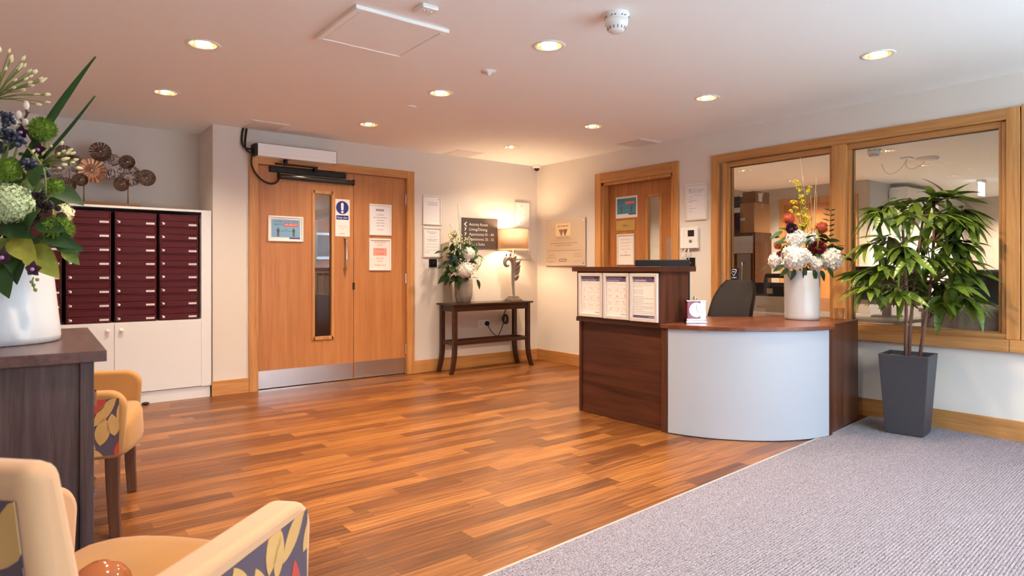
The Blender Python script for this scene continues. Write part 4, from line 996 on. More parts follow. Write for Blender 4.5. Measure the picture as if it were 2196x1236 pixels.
# ================================================================== CONSOLE TABLE, LAMP, VASE
TX0, TX1, TY0, TY1, TZ = 3.68, 4.735, 5.672, 5.965, 0.752
ct = root('console_table', 'narrow dark wood console table with curved legs against the back wall', 'table', ((TX0 + TX1) / 2, (TY0 + TY1) / 2, 0))
MB().box(TX0 - 0.03, TX1 + 0.03, TY0 - 0.02, TY1 + 0.02, TZ - 0.02, TZ).build('top', M_espresso, ct, bevel=0.004)
MB().box(TX0 + 0.02, TX1 - 0.02, TY0 + 0.008, TY0 + 0.026, TZ - 0.085, TZ - 0.02).box(TX0 + 0.02, TX1 - 0.02, TY1 - 0.026, TY1 - 0.008, TZ - 0.085, TZ - 0.02).box(TX0 + 0.008, TX0 + 0.026, TY0 + 0.02, TY1 - 0.02, TZ - 0.085, TZ - 0.02).box(TX1 - 0.026, TX1 - 0.008, TY0 + 0.02, TY1 - 0.02, TZ - 0.085, TZ - 0.02).build('apron', M_espresso, ct)
for sx in (0, 1):
    for sy in (0, 1):
        cx_ = TX0 + 0.023 if sx == 0 else TX1 - 0.023; cy_ = TY0 + 0.023 if sy == 0 else TY1 - 0.023
        lg = MB(); prev = None; dxo = -0.05 if sx == 0 else 0.05; dyo = -0.012 if sy == 0 else 0.0
        N_ = 10; hw = 0.022
        ring = []
        for i in range(N_ + 1):
            z = (TZ - 0.02) * (1 - i / N_); f_ = max(0, 1 - z / 0.28) ** 2; g_ = 0.010 * math.sin(PI * min(1, max(0, (z - 0.15) / 0.5)))
            ox_ = cx_ + dxo * f_ ; oy_ = cy_ + dyo * f_; w_ = hw * (1 - 0.15 * f_)
            ring.append([(ox_ - w_, oy_ - w_, z), (ox_ + w_, oy_ - w_, z), (ox_ + w_, oy_ + w_, z), (ox_ - w_, oy_ + w_, z)])
        vs = [p_ for r_ in ring for p_ in r_]
        fs = [(i * 4 + k, (i + 1) * 4 + k, (i + 1) * 4 + (k + 1) % 4, i * 4 + (k + 1) % 4) for i in range(N_) for k in range(4)] + [(0, 1, 2, 3), (N_ * 4 + 3, N_ * 4 + 2, N_ * 4 + 1, N_ * 4)]
        lg.add(vs, fs).build('leg', M_espresso, ct)
zs = 0.325
for q in ((TX0 + 0.04, TX1 - 0.04, TY0 + 0.012, TY0 + 0.032), (TX0 + 0.04, TX1 - 0.04, TY1 - 0.032, TY1 - 0.012), (TX0 + 0.012, TX0 + 0.032, TY0 + 0.04, TY1 - 0.04), (TX1 - 0.032, TX1 - 0.012, TY0 + 0.04, TY1 - 0.04)):
    MB().box(*q, zs - 0.02, zs + 0.018).build('stretcher', M_espresso, ct)
LX, LY = 4.60, 5.82
lp = root('table_lamp', 'silver scroll table lamp with a lit cream drum shade', 'lamp', (LX, LY, TZ))
b = MB()
for k, (w_, z0_, z1_) in enumerate(((0.078, 0, 0.018), (0.068, 0.018, 0.032), (0.052, 0.032, 0.046), (0.046, 0.046, 0.056))): b.box(LX - w_, LX + w_, LY - w_, LY + w_, TZ + z0_, TZ + z1_)
b.build('base', M_silver, lp, bevel=0.005)
st = []; rr = []
for i in range(14): t_ = i / 13; st.append((LX + 0.008 - 0.012 * math.sin(PI * t_), LY, TZ + 0.056 + 0.36 * t_)); rr.append(0.016 + 0.022 * t_ ** 2.2)
for i in range(1, 22):       # scroll to the left
    t_ = i / 21; ang = t_ * 2.05 * PI * 0.82; r_ = 0.085 * (1 - 0.74 * t_)
    c_ = (LX + 0.008 - 0.085, TZ + 0.416); st.append((c_[0] + r_ * math.cos(ang), LY, c_[1] + 0.02 + r_ * math.sin(ang) * 0.95)); rr.append(0.038 * (1 - 0.72 * t_))
MB().tube(st, rr, 10).build('scroll_stem', M_silver, lp, smooth=True)
ac = MB()      # acanthus leaves
def leafgeo(L_, W_, droop=0.3, fold=0.15, n=6, tip=1.0, belly=0.45):
    vs = []; fs = []
    for i in range(n + 1):
        t_ = i / n
        w_ = W_ * (math.sin(PI * min(1, t_ ** (0.75 if belly < 0.5 else 1.2))) ** 0.8) * 0.5
        if i == 0: w_ = W_ * 0.06
        if i == n: w_ = W_ * 0.02
        x_ = L_ * t_; z_ = -droop * L_ * t_ * t_
        vs += [(x_, -w_, z_ + fold * w_ * 1.5), (x_, 0, z_), (x_, w_, z_ + fold * w_ * 1.5)]
    for i in range(n):
        for k in (0, 1): fs.append((i * 3 + k, (i + 1) * 3 + k, (i + 1) * 3 + k + 1, i * 3 + k + 1))
    return vs, fs
def orient(p, d, up=(0, 0, 1), roll=0.0):
    d = Vector(d).normalized(); u = Vector(up)
    y_ = u.cross(d)
    if y_.length < 1e-4: y_ = Vector((0, 1, 0))
    y_.normalize(); z_ = d.cross(y_)
    R = Matrix((d, y_, z_)).transposed().to_4x4()
    return Matrix.Translation(Vector(p)) @ R @ Matrix.Rotation(roll, 4, 'X')
for (dx, dz, ddx, ddz, L_) in ((0.012, 0.18, .7, 1, 0.085), (0.018, 0.24, .75, 1, 0.09), (0.022, 0.29, .8, 1, 0.095), (0.02, 0.34, 0.75, 1, 0.10), (-0.01, 0.40, 0.35, 1, 0.085), (-0.05, 0.45, -0.2, 1, 0.06), (-0.10, 0.46, -0.7, 1, 0.045)):
    vs, fs = leafgeo(L_, L_ * 0.5, -0.25, 0.3); M_ = orient((LX + dx - 0.01, LY - 0.015, TZ + 0.056 + dz), (ddx, -0.25, ddz), (0, -1, 0.2)); o = MB(M_).add(vs, fs).build('acanthus_leaf', M_silver, lp, smooth=True); s_ = o.modifiers.new('t', 'SOLIDIFY'); s_.thickness = 0.006
MB().tube([(LX, LY, TZ + 0.40), (LX, LY, 1.45)], 0.006, 8).build('pole', M_alu, lp, smooth=True)
sh = MB().lathe([(0.182, 1.352), (0.176, 1.588)], (LX, LY, 0), 48, False, False).build('shade', M_shade, lp, smooth=True)
s_ = sh.modifiers.new('t', 'SOLIDIFY'); s_.thickness = 0.0015
MB().lathe([(0.1825, 1.350), (0.1835, 1.356), (0.1815, 1.360)], (LX, LY, 0), 48, False, False).lathe([(0.1765, 1.582), (0.1775, 1.588), (0.1755, 1.592)], (LX, LY, 0), 48, False, False).build('shade_rim', mat('cream shade tape', S(226, 196, 152), 0.8), sh, smooth=True)
MB().ball((LX, LY, 1.47), 0.03, 14, 8).build('bulb', M_bulb, lp, smooth=True)
light('lamp_light', 'POINT', lp, (0, 0, 1.47 - TZ), 22, (1.0, 0.67, 0.38), 0.045)
cbl = bez((4.62, 5.94, TZ - 0.03), (4.60, 5.955, 0.64), (4.56, 5.97, 0.60), (4.575, 5.965, 0.56), 8)
for k in range(40): t_ = k / 39 * 2 * PI * 4; cbl.append(Vector((4.585 + 0.045 * math.sin(t_) * (0.7 + 0.3 * math.sin(k)), 5.955 + 0.012 * math.cos(t_ * 1.3), 0.53 + 0.055 * math.cos(t_))))
cbl += bez(cbl[-1], (4.56, 5.97, 0.42), (4.47, 5.93, 0.36), (4.44, 5.90, 0.345), 8)[1:]
cbl += bez(cbl[-1], (4.41, 5.93, 0.34), (4.37, 5.96, 0.40), (4.348, 5.972, 0.462), 8)[1:]
tag(MB().tube(cbl, 0.0055, 6).build('lamp_cable', M_rubber, None, smooth=True), 'black coiled lamp cable under the console table', 'cable')

# flower helpers
def fib(n):
    for i in range(n):
        z = 1 - 2 * (i + 0.5) / n; r_ = math.sqrt(1 - z * z); a_ = i * 2.399963; yield Vector((r_ * math.cos(a_), r_ * math.sin(a_), z))
def pompom(mb, c, r_, n=260, w=0.09, L_=0.28):
    c = Vector(c); mb.ball(c, r_ * 0.72, 14, 9)
    for d in fib(n):
        d = (d + Vector((random.gauss(0, .08), random.gauss(0, .08), random.gauss(0, .08)))).normalized()
        x_ = d.orthogonal().normalized(); y_ = d.cross(x_); b_ = c + d * r_ * 0.75; ww = r_ * w
        mb.add([b_ + x_ * ww, b_ - x_ * ww * .5 + y_ * ww * .87, b_ - x_ * ww * .5 - y_ * ww * .87, c + d * r_ * (1 + random.uniform(-0.06, 0.05))], [(0, 1, 3), (1, 2, 3), (2, 0, 3)])
def florets(mb, c, r_, n=90, s=0.28, sc_=(1, 1, 1), core=True, cut=-2):
    c = Vector(c)
    if core: mb.ball(c, r_ * 0.8, 12, 8, sc_)
    for d in fib(n):
        if d.z < cut: continue
        p_ = c + Vector((d.x * sc_[0], d.y * sc_[1], d.z * sc_[2])) * r_ * random.uniform(0.88, 1.06)
        d = (d + Vector((random.gauss(0, .25), random.gauss(0, .25), random.gauss(0, .25)))).normalized()
        x_ = d.orthogonal().normalized(); y_ = d.cross(x_); a0_ = random.uniform(0, PI)
        for k in range(4):
            a_ = a0_ + k * PI / 2; u_ = x_ * math.cos(a_) + y_ * math.sin(a_); v_ = d.cross(u_); q = r_ * s
            mb.add([p_, p_ + u_ * q * .55 + v_ * q * .36 + d * q * .12, p_ + u_ * q + d * q * .22, p_ + u_ * q * .55 - v_ * q * .36 + d * q * .12], [(0, 1, 2, 3)])
def rose(mb, c, r_, d=(0, -1, 0.2)):
    M_ = orient(c, d)
    for k in range(5):
        n = 4 + k
        for j in range(n):
            a_ = 2 * PI * (j + 0.5 * (k % 2)) / n; rad = r_ * (0.15 + 0.2 * k)
            vs, fs = leafgeo(r_ * 0.75, r_ * 0.95, -0.35 + 0.1 * k, 0.45, 4)
            Mp = M_ @ Matrix.Rotation(a_, 4, 'X') @ Matrix.Translation((-0.2 * r_ - 0.05 * k * r_, 0, rad * 0.55)) @ Matrix.Rotation(-0.25 - 0.28 * k, 4, 'Y')
            mb.add([Mp @ Vector(v) for v in vs], fs)
def stem(mb, a, b, r_=0.003, bow=0.02):
    a, b = Vector(a), Vector(b); mid = (a + b) / 2 + Vector((random.uniform(-bow, bow), random.uniform(-bow, bow), 0)); mb.tube([a, mid, b], r_, 5)
def leaf_obj(mesh, p, d, up, roll, s, parent, name='leaf'):
    o = bpy.data.objects.new(name, mesh); C.objects.link(o); o.parent = parent
    o.matrix_basis = WM[parent].inverted() @ orient(p, d, up, roll) @ Matrix.Diagonal((s, s, s, 1)); return o
def leaf_mesh(name, L_, W_, droop, fold, m, n=7, belly=0.45):
    vs, fs = leafgeo(L_, W_, droop, fold, n, belly=belly); me = bpy.data.meshes.new(name); me.from_pydata(vs, [], fs); me.materials.append(m)
    me.polygons.foreach_set('use_smooth', [True] * len(me.polygons)); return me
RV = Vector((RT[0], RT[1], 0)); FV = Vector((FW[0], FW[1], 0)); UV = Vector((0, 0, 1))
def vec(r_, u_, f_): return RV * r_ + UV * u_ + FV * f_       # right, up, away

# vase on the console
VX, VY = 3.90, 5.82
vs_ = root('stone_vase', 'grey textured stone vase on the console table', 'vase', (VX, VY, TZ))
MB().lathe([(0.070, 0), (0.078, 0.006), (0.097, 0.09), (0.103, 0.18), (0.100, 0.25), (0.094, 0.275), (0.088, 0.275), (0.09, 0.2), (0.07, 0.05)], (VX, VY, TZ), 36, True, False).build('body', M_vasegrey, vs_, smooth=True)
bq = root('console_bouquet', 'bouquet with two large cream blooms in the grey stone vase', 'flowers', (VX, VY, TZ + 0.06))
dv = VX * FW[0] + VY * FW[1]
g = MB(); top = Vector((VX, VY, TZ + 0.22))
def cpt(px, py, dd=0.0): return aty(px, py, min(VY - 0.02 + dd * 0.8, 5.90))
for (px, py, r_, dd) in ((1003, 544, 0.072, -0.11), (997, 580, 0.086, -0.13)):
    m_ = MB(); c = cpt(px, py, dd); florets(m_, c, r_, 130, 0.26, (1, 1, 0.92)); m_.build('cream_bloom', M_whitefl, bq); stem(g, top, c, 0.004)
for (px, py, n_, sp_) in ((975, 500, 26, 0.06), (985, 515, 22, 0.05), (1004, 518, 18, 0.05), (1019, 545, 16, 0.05), (1024, 570, 14, 0.05), (968, 510, 16, 0.04)):
    m_ = MB(); c = cpt(px, py, random.uniform(-.08, .05))
    for k in range(n_):
        p_ = c + Vector((random.gauss(0, sp_ * .5), random.gauss(0, sp_ * .4), random.gauss(0, sp_ * .6))); m_.ball(p_, random.uniform(0.006, 0.011), 6, 4); stem(g, c - Vector((0, 0, 0.05)), p_, 0.0015, 0.005)
    m_.build('yellow_sprig', M_bud if px < 1000 else M_palegreen, bq, smooth=True)['kind'] = 'stuff'; stem(g, top, c, 0.003)
for (px, py, m2, r_) in ((965, 555, M_berryb, 0.03), (971, 580, M_berryb, 0.03), (1012, 562, M_berryk, 0.022), (960, 575, M_berryk, 0.02)):
    m_ = MB(); c = cpt(px, py, -0.06)
    for k in range(16): m_.ball(c + Vector((random.gauss(0, r_ * .6), random.gauss(0, r_ * .6), random.gauss(0, r_ * .6))), 0.008, 7, 5)
    m_.build('berry_cluster', m2, bq, smooth=True); stem(g, top, c, 0.003)
m_ = MB(); c = cpt(972, 556, -0.12)
for k in range(6): vs, fs = leafgeo(0.03, 0.018, 0.1, 0.2, 4); M_ = orient(c, vec(math.cos(k), math.sin(k), -0.5)); m_.add([M_ @ Vector(v) for v in vs], fs)
m_.build('blue_bloom', M_bluefl, bq)
lm = leaf_mesh('console leaf', 0.13, 0.055, 0.35, 0.2, M_leafD)
for k in range(105):
    px, py = random.gauss(984, 13), random.uniform(520, 608); c = cpt(px, py, random.uniform(-.09, .03)); side = (px - 985) / 25; dl = Vector((side + random.gauss(0, .5), -abs(random.gauss(.4, .4)), random.uniform(-.7, .5)))
    leaf_obj(lm, c, dl, UV, random.gauss(0, .6), random.uniform(.55, 1.05), bq)
for (px, py, dx, dy) in ((958, 566, -.9, -.3), (953, 590, -.8, -.9), (1022, 600, .5, -1), (1014, 545, .8, .9), (960, 590, -.3, -1), (1008, 556, .8, .3)):
    leaf_obj(lm, cpt(px, py, -.05), Vector((dx, -.25, dy)), Vector((0, -1, .4)), 0, 0.9, bq)
for (p0, p1) in (((990, 600), (981, 437)), ((992, 600), (986, 462))): g.tube([cpt(*p0), cpt((p0[0] + p1[0]) / 2 + 3, (p0[1] + p1[1]) / 2), cpt(*p1)], [0.003, 0.0025, 0.001], 5)
g.build('stem', M_stemg, bq)
bk = root('leaning_slate', 'small grey slate plaque leaning on the wall behind the bouquet', 'plaque', (3.83, 5.95, TZ))
q0 = aty(955, 520, 5.98); MB().hexa([(3.72, 5.93, TZ), (3.83, 5.93, TZ), (3.83, 5.945, TZ), (3.72, 5.945, TZ), (3.72, 5.985, 1.40), (3.82, 5.985, 1.43), (3.82, 6.0, 1.43), (3.72, 6.0, 1.40)]).build('plate', mat('grey slate', S(150, 132, 112), 0.7), bk)

# ================================================================== RECEPTION DESK
DZ = 0.745; RX = 3.54
p1, p2, p3 = Vector((3.515, 2.745)), Vector((3.765, 2.285)), Vector((4.29, 2.022))
def circ(a, b, c):
    d = 2 * (a.x * (b.y - c.y) + b.x * (c.y - a.y) + c.x * (a.y - b.y))
    ux = (a.length_squared * (b.y - c.y) + b.length_squared * (c.y - a.y) + c.length_squared * (a.y - b.y)) / d
    uy = (a.length_squared * (c.x - b.x) + b.length_squared * (a.x - c.x) + c.length_squared * (b.x - a.x)) / d
    return Vector((ux, uy))
cc = circ(p1, p2, p3); cr_ = (p1 - cc).length
t0 = math.atan2(p1.y - cc.y, p1.x - cc.x); t1 = math.atan2(p3.y - cc.y, p3.x - cc.x)
if t0 < 0: t0 += 2 * PI
if t1 < 0: t1 += 2 * PI
def arc(r_, n=36): return [(cc.x + r_ * math.cos(t0 + (t1 - t0) * i / n), cc.y + r_ * math.sin(t0 + (t1 - t0) * i / n)) for i in range(n + 1)]
dk = root('reception_desk', 'dark walnut reception desk with a curved white front', 'desk', (4.2, 2.8, 0))
ao, ai = arc(cr_), arc(cr_ - 0.02)
o = MB().prism(ao + ai[::-1], 0.004, DZ - 0.028).build('curved_front', M_curvepanel, dk); smooth_angle(o)
ao2 = arc(cr_ - 0.002)
MB().prism(arc(cr_ + 0.001) + arc(cr_ - 0.022)[::-1], 0.0, 0.006).build('curved_plinth', M_black, dk)
MB().box(RX + 0.0, RX + 0.02, 2.80, 3.60, 0.004, DZ - 0.028).build('front_panel', M_walnutY, dk)
MB().box(RX - 0.012, RX + 0.03, 3.597, 3.622, 0, DZ - 0.028).build('front_edge_panel', M_walnutZ, dk)
MB().box(3.512, 3.56, 2.752, 2.80, 0, DZ - 0.028).build('corner_post', M_walnutZ, dk, bevel=0.002)
MB().box(4.295, 4.335, 2.022, 2.06, 0, DZ - 0.028).build('corner_post', M_walnutZ, dk, bevel=0.002)
MB().hexa([(4.345, 2.036, 0.012), (4.935, 2.118, 0.012), (4.935, 2.138, 0.012), (4.345, 2.056, 0.012), (4.345, 2.036, DZ), (4.935, 2.118, DZ), (4.935, 2.138, DZ), (4.345, 2.056, DZ)]).build('side_panel', M_walnutZ, dk)
MB().hexa([(4.925, 2.118, 0.0), (4.945, 2.118, 0.0), (4.945, 2.75, 0.0), (4.925, 2.75, 0.0), (4.925, 2.118, DZ), (4.945, 2.118, DZ), (4.945, 2.75, DZ), (4.925, 2.75, DZ)]).build('end_panel', M_walnutZ, dk)
MB().box(3.56, 4.1, 3.60, 3.62, 0, DZ - 0.028).build('end_panel', M_walnutZ, dk)
ov = arc(cr_ + 0.018)
wt = [(3.497, 3.625), (3.497, 2.74)] + ov[1:-1] + [(4.30, 2.004), (4.338, 2.004), (4.338, 2.057), (4.925, 2.137), (4.925, 2.76), (4.55, 2.80), (4.36, 2.95), (4.28, 3.15), (4.28, 3.625)]
MB().prism(wt, DZ - 0.028, DZ).build('worktop', M_wtop, dk, bevel=0.002)
# raised counter
MB().box(3.500, 3.520, 2.80, 3.615, DZ, 1.104).build('riser_front', M_walnutZ, dk)
MB().box(3.520, 3.815, 2.80, 2.82, DZ, 1.104).build('riser_side', M_walnutZ, dk)
MB().box(3.520, 3.815, 3.595, 3.615, DZ, 1.104).build('riser_side', M_walnutZ, dk)
MB().box(3.470, 3.875, 2.775, 3.645, 1.104, 1.140).build('riser_top', M_walnutY, dk, bevel=0.002)
MB().box(3.495, 3.525, 2.795, 3.62, DZ - 0.03, DZ + 0.004).build('riser_foot', M_walnutY, dk)
PR = Pl((3.500, 0, 0), (0, -1, 0), (-1, 0, 0))
def wr_(x, y): p = atx(x, y, 3.5); return -p.y, p.z
def handposter(r, a0, a1, z0, z1, l1, l2, rows_):
    w = a1 - a0; h = z1 - z0
    sheet(r, PR, a0, a1, z1 - h * 0.135, z1, 0.0058, M_purple, 'header')
    t = MB().text(PR, l1, a0 + w * 0.03, z1 - h * 0.055, h * 0.036, 0.0064, 'LEFT', maxw=w * 0.9, width=w * 0.62 if rows_ == 3 else w * 0.72); t.text(PR, l2, a0 + w * 0.03, z1 - h * 0.115, h * 0.036, 0.0064, 'LEFT', width=w * 0.72 if rows_ == 3 else w * 0.6); t.build('header_lettering', M_paper, r)
    t = MB().rows(PR, a0 + 0.005, a0 + w * 0.5, z1 - h * 0.175, 0.003, 0.0058, rng=rng).rows(PR, a0 + 0.005, a1 - 0.005, z1 - h * 0.215, 0.003, 0.0058, rng=rng)
    hh = h * 0.66 / rows_
    for j in range(rows_):
        for i in range(3):
            ax = a0 + w * (0.18 + 0.33 * i); az = z1 - h * 0.27 - j * hh
            t.rows(PR, ax - w * 0.16, ax - w * 0.13, az - 0.008, 0.006, 0.0058, rng=rng)
            for k in range(5): t.pdisc(PR, ax + rng.uniform(-0.2, 0.28) * w * 0.3, az - hh * rng.uniform(0.12, 0.5), 0.006, 0.0055, 0.0058, 6, 0.003)
            t.rows(PR, ax - w * 0.14, ax + w * 0.13, az - hh * 0.72, 0.003, 0.0058, rng=rng)
    t.build('printed_diagrams', M_pinkink, r)
    logo(r, PR, a1 - w * 0.15, z0 + h * 0.03, w * 0.28, h * 0.028, 0.0058, M_inkl)
GP = None
a0, z1 = wr_(1243.5, 586); a1, z0 = wr_(1294.5, 682.5)
p = notice('framed_poster', 'framed hand hygiene poster with nine small drawings on the desk riser', PR, a0, a1, 0.755, 1.092, 0.025, M_alu, M_paper2, 'poster', depth=0.02)
handposter(p, a0 + 0.024, a1 - 0.024, 0.779, 1.068, 'Alcohol hand rub', 'hand hygiene technique', 3)
a0, z1 = wr_(1296.5, 587); a1, z0 = wr_(1351.5, 687)
p = notice('framed_poster', 'framed hand washing poster with twelve small drawings, middle one on the desk riser', PR, a0, a1, 0.753, 1.092, 0.025, M_alu, M_paper2, 'poster', depth=0.02)
handposter(p, a0 + 0.024, a1 - 0.024, 0.777, 1.068, 'Hand washing technique', 'with soap and water', 4)
a0, z1 = wr_(1353.5, 587); a1, z0 = wr_(1413, 692)
p = notice('framed_poster', 'framed coronavirus notice with a purple footer on the desk riser', PR, a0, a1, 0.751, 1.092, 0.025, M_alu, M_paper2, 'poster', depth=0.02)
b0, b1, c0, c1 = a0 + 0.024, a1 - 0.024, 0.775, 1.068; w = b1 - b0; h = c1 - c0
sheet(p, PR, b0, b1, c1 - h * 0.13, c1, 0.0058, M_purple, 'header'); sheet(p, PR, b0, b1, c0, c0 + h * 0.07, 0.0058, M_purple, 'footer')
MB().text(PR, 'IMPORTANT NOTICE:', b0 + w * 0.03, c1 - h * 0.05, h * 0.034, 0.0064, 'LEFT', width=w * 0.8).text(PR, 'CORONAVIRUS', b0 + w * 0.03, c1 - h * 0.115, h * 0.048, 0.0064, 'LEFT', width=w * 0.56).build('header_lettering', M_paper, p)
MB().rows(PR, b0 + w * 0.7, b1 - w * 0.06, c0 + h * 0.022, 0.005, 0.0064, rng=rng).build('footer_lettering', M_inkl, p)
t = MB()
for k in range(19):
    if k not in (3, 7): t.rows(PR, b0 + 0.003, b0 + w * rng.choice((0.97, 0.94, 0.9, 0.45, 0.8)), c1 - h * (0.17 + k * 0.04), 0.0035, 0.0058, rng=rng)
t.build('printed_lines', M_inkl, p)

# things on the desk
ck = root('carriage_clock', 'small chrome and burgundy mantel clock on the desk', 'clock', (3.757, 2.70, DZ), math.radians(-38))
Mk = WM[ck]
PK = Pl(Mk @ Vector((0, -0.034, 0)), Mk.to_3x3() @ Vector((1, 0, 0)), Mk.to_3x3() @ Vector((0, -1, 0)))
MB(Mk).box(-0.073, 0.073, -0.042, 0.042, 0, 0.018).build('foot', M_chrome, ck, bevel=0.003)
MB(Mk).box(-0.070, 0.070, -0.038, 0.038, 0.024, 0.032).box(-0.066, 0.066, -0.034, 0.034, 0.018, 0.024).build('plinth_rim', M_chrome, ck, bevel=0.002)
MB(Mk).box(-0.062, 0.062, -0.033, 0.033, 0.032, 0.152).build('case', M_clockred, ck)
MB().obox(PK, 0.028, 0.0625, 0.032, 0.152, 0.0, 0.002).build('mirror_panel', M_chrome, ck)
MB(Mk).box(-0.070, 0.070, -0.040, 0.040, 0.152, 0.160).build('cornice', M_chrome, ck, bevel=0.002)
MB(Mk).tube([(0, 0, 0.160), (0, 0, 0.172)], 0.008, 12).ball((0, 0, 0.178), 0.010, 12, 8).tube([(-0.016, 0, 0.168), (0.016, 0, 0.168)], 0.004, 8).build('finial', M_chrome, ck, smooth=True)
MB().pdisc(PK, -0.002, 0.094, 0.050, 0.0, 0.007, 36).build('bezel', M_chrome, ck)
MB().pdisc(PK, -0.002, 0.094, 0.046, 0.007, 0.0075, 36).build('dial', M_dial, ck)
hnd = MB().obox(PK, -0.0035, -0.0005, 0.094, 0.128, 0.0076, 0.0082).pprism(PK, [(-0.003, 0.093), (0.018, 0.072), (0.020, 0.074), (-0.001, 0.095)], 0.0076, 0.0082)
for k in range(12): t_ = k * PI / 6; hnd.pdisc(PK, -0.002 + 0.040 * math.cos(t_), 0.094 + 0.040 * math.sin(t_), 0.0022, 0.0075, 0.0081, 8)
hnd.build('hands', mat('clock hands', (0.25, 0.25, 0.27, 1), 0.4), ck)

mn = root('computer_monitor', 'black computer monitor behind the desk riser', 'monitor', (4.10, 3.26, DZ), math.radians(47))
Mm = WM[mn]
MB(Mm).box(-0.03, 0.0, -0.215, 0.215, 0.12, 0.452).build('screen_housing', M_black, mn, bevel=0.006)
MB(Mm).box(0.0, 0.002, -0.20, 0.20, 0.135, 0.437).build('screen', M_scr, mn)
MB(Mm).box(-0.06, -0.03, -0.04, 0.04, 0.01, 0.3).build('stand_neck', M_black, mn, bevel=0.004)
MB(Mm).box(-0.09, 0.05, -0.08, 0.08, 0.0, 0.012).build('stand_foot', M_black, mn, bevel=0.004)

DVX, DVY = 4.655, 2.395
dvs = root('white_desk_vase', 'tall white ribbed ceramic vase on the desk', 'vase', (DVX, DVY, DZ))
prof = [(0.112, 0.0), (0.118, 0.006)]
for k in range(28): prof.append((0.119 + 0.006 * (k / 27) + (0.003 if k % 2 else 0), 0.012 + k * 0.0125))
prof += [(0.127, 0.358), (0.124, 0.366), (0.112, 0.366), (0.108, 0.30), (0.10, 0.05)]
MB().lathe(prof, (DVX, DVY, DZ), 48, True, False).build('body', M_vasewhite, dvs, smooth=True)
db = root('desk_bouquet', 'bouquet of white hydrangeas, orange proteas and yellow sprays in the white vase', 'flowers', (DVX, DVY, DZ + 0.06))
dd0 = DVX * FW[0] + DVY * FW[1]; top = Vector((DVX, DVY, DZ + 0.30)); g = MB()
def dpt(px, py, dd=0.0): return dep(px, py, dd0 + dd)
for (px, py, r_, dd) in ((1702, 552, 24, -.12), (1781, 557, 23, -.05), (1665, 560, 16, -.03), (1722, 550, 16, -.14), (1706, 512, 19, -.04), (1738, 512, 13, -.02), (1750, 567, 12, -.12), (1742, 560, 9, -.13)):
    m_ = MB(); c = dpt(px, py, dd); florets(m_, c, r_ * dd0 / F, 110 if r_ > 15 else 40, 0.3 if r_ > 15 else 0.45); m_.build('hydrangea_bloom', M_whitefl, db); stem(g, top, c, 0.004)
for (px, py, r_) in ((1692, 470, 15), (1762, 489, 16), (1668, 527, 10)):
    m_ = MB(); c = dpt(px, py, -.03); pompom(m_, c, r_ * dd0 / F, 150, 0.045); m_.build('protea_bloom', M_orangefl, db); stem(g, top, c, 0.004)
for (px, py, r_) in ((1758, 530, 15), (1676, 548, 9), (1700, 490, 11)):
    m_ = MB(); rose(m_, dpt(px, py, -.07), r_ * dd0 / F, -FV + UV * .2); m_.build('rose_bloom', M_burg if px > 1750 or px < 1690 else M_orchid, db)
for (px, py) in ((1712, 397), (1716, 407), (1716, 425), (1722, 434), (1708, 434), (1700, 434), (1726, 447), (1705, 445), (1720, 455), (1711, 460), (1727, 464), (1733, 470), (1725, 482), (1716, 484), (1732, 482), (1738, 468), (1696, 453), (1733, 411), (1728, 480), (1720, 420), (1708, 390), (1735, 402)):
    m_ = MB(); c = dpt(px, py, random.uniform(-.04, .04))
    for k in range(14): m_.ball(c + Vector((random.gauss(0, .008), random.gauss(0, .008), random.gauss(0, .008))), random.uniform(.004, .0065), 6, 4)
    m_.build('yellow_blossom', M_yellowfl, db, smooth=True); stem(g, dpt(1722, 500), c, 0.0015, .01)
for (p0, p1) in (((1732, 500), (1716, 337)), ((1738, 500), (1751, 382)), ((1740, 500), (1738, 417)), ((1742, 500), (1748, 408)), ((1745, 500), (1752, 410)), ((1741, 500), (1745, 455))):
    MB().tube([dpt(*p0), dpt((p0[0] + p1[0]) / 2 + 2, (p0[1] + p1[1]) / 2), dpt(*p1)], [0.0022, 0.0018, 0.0012], 5).build('dry_stalk', M_grass, db, smooth=True)
MB().tube([dpt(1752, 535, -.1), dpt(1756, 510, -.12), dpt(1752, 492, -.1), dpt(1740, 487, -.08)], [.006, .006, .005, .002], 6).build('curled_leaf', M_leafY, db, smooth=True)
lm = leaf_mesh('desk bouquet leaf', 0.12, 0.05, 0.3, 0.2, M_leafD)
for k in range(70):
    px, py = random.gauss(1728, 28), random.uniform(495, 582); c = dpt(px, py, random.uniform(-.06, .07)); side = (px - 1728) / 45
    leaf_obj(lm, c, vec(side + random.gauss(0, .5), random.uniform(-.7, .6), random.uniform(-.8, .4)), UV, random.gauss(0, .6), random.uniform(.5, .95), db)
for (px, py, dx, dy) in ((1690, 575, -.7, -.7), (1705, 578, -.4, -1), (1745, 578, .2, -1), (1775, 575, .6, -.9), (1725, 575, 0, -1), (1680, 570, -1, -.5), (1760, 580, .4, -1)):
    leaf_obj(lm, dpt(px, py, -.12), vec(dx, dy, -.2), vec(0, .3, -1), 0, .7, db)
fm = leaf_mesh('fern blade', 0.075, 0.016, 0.3, 0.2, M_leafD, 5)
for k in range(9):
    for s_ in (-1, 1): leaf_obj(fm, dpt(1772 + k * 1.2, 540 - k * 11, .02), vec(s_ * 0.9 if s_ > 0 else -.6, .25, 0.1), -FV, 0, 1.05 - .05 * k, db, 'fern_leaflet')
g.build('stem', M_stemg, db)
tb = root('drinking_glass', 'clear glass tumbler at the end of the desk by the wall', 'glass', (4.84, 2.3, DZ))
tb.location = (4.87, 2.22, DZ); WM[tb] = Matrix.Translation((4.87, 2.22, DZ))
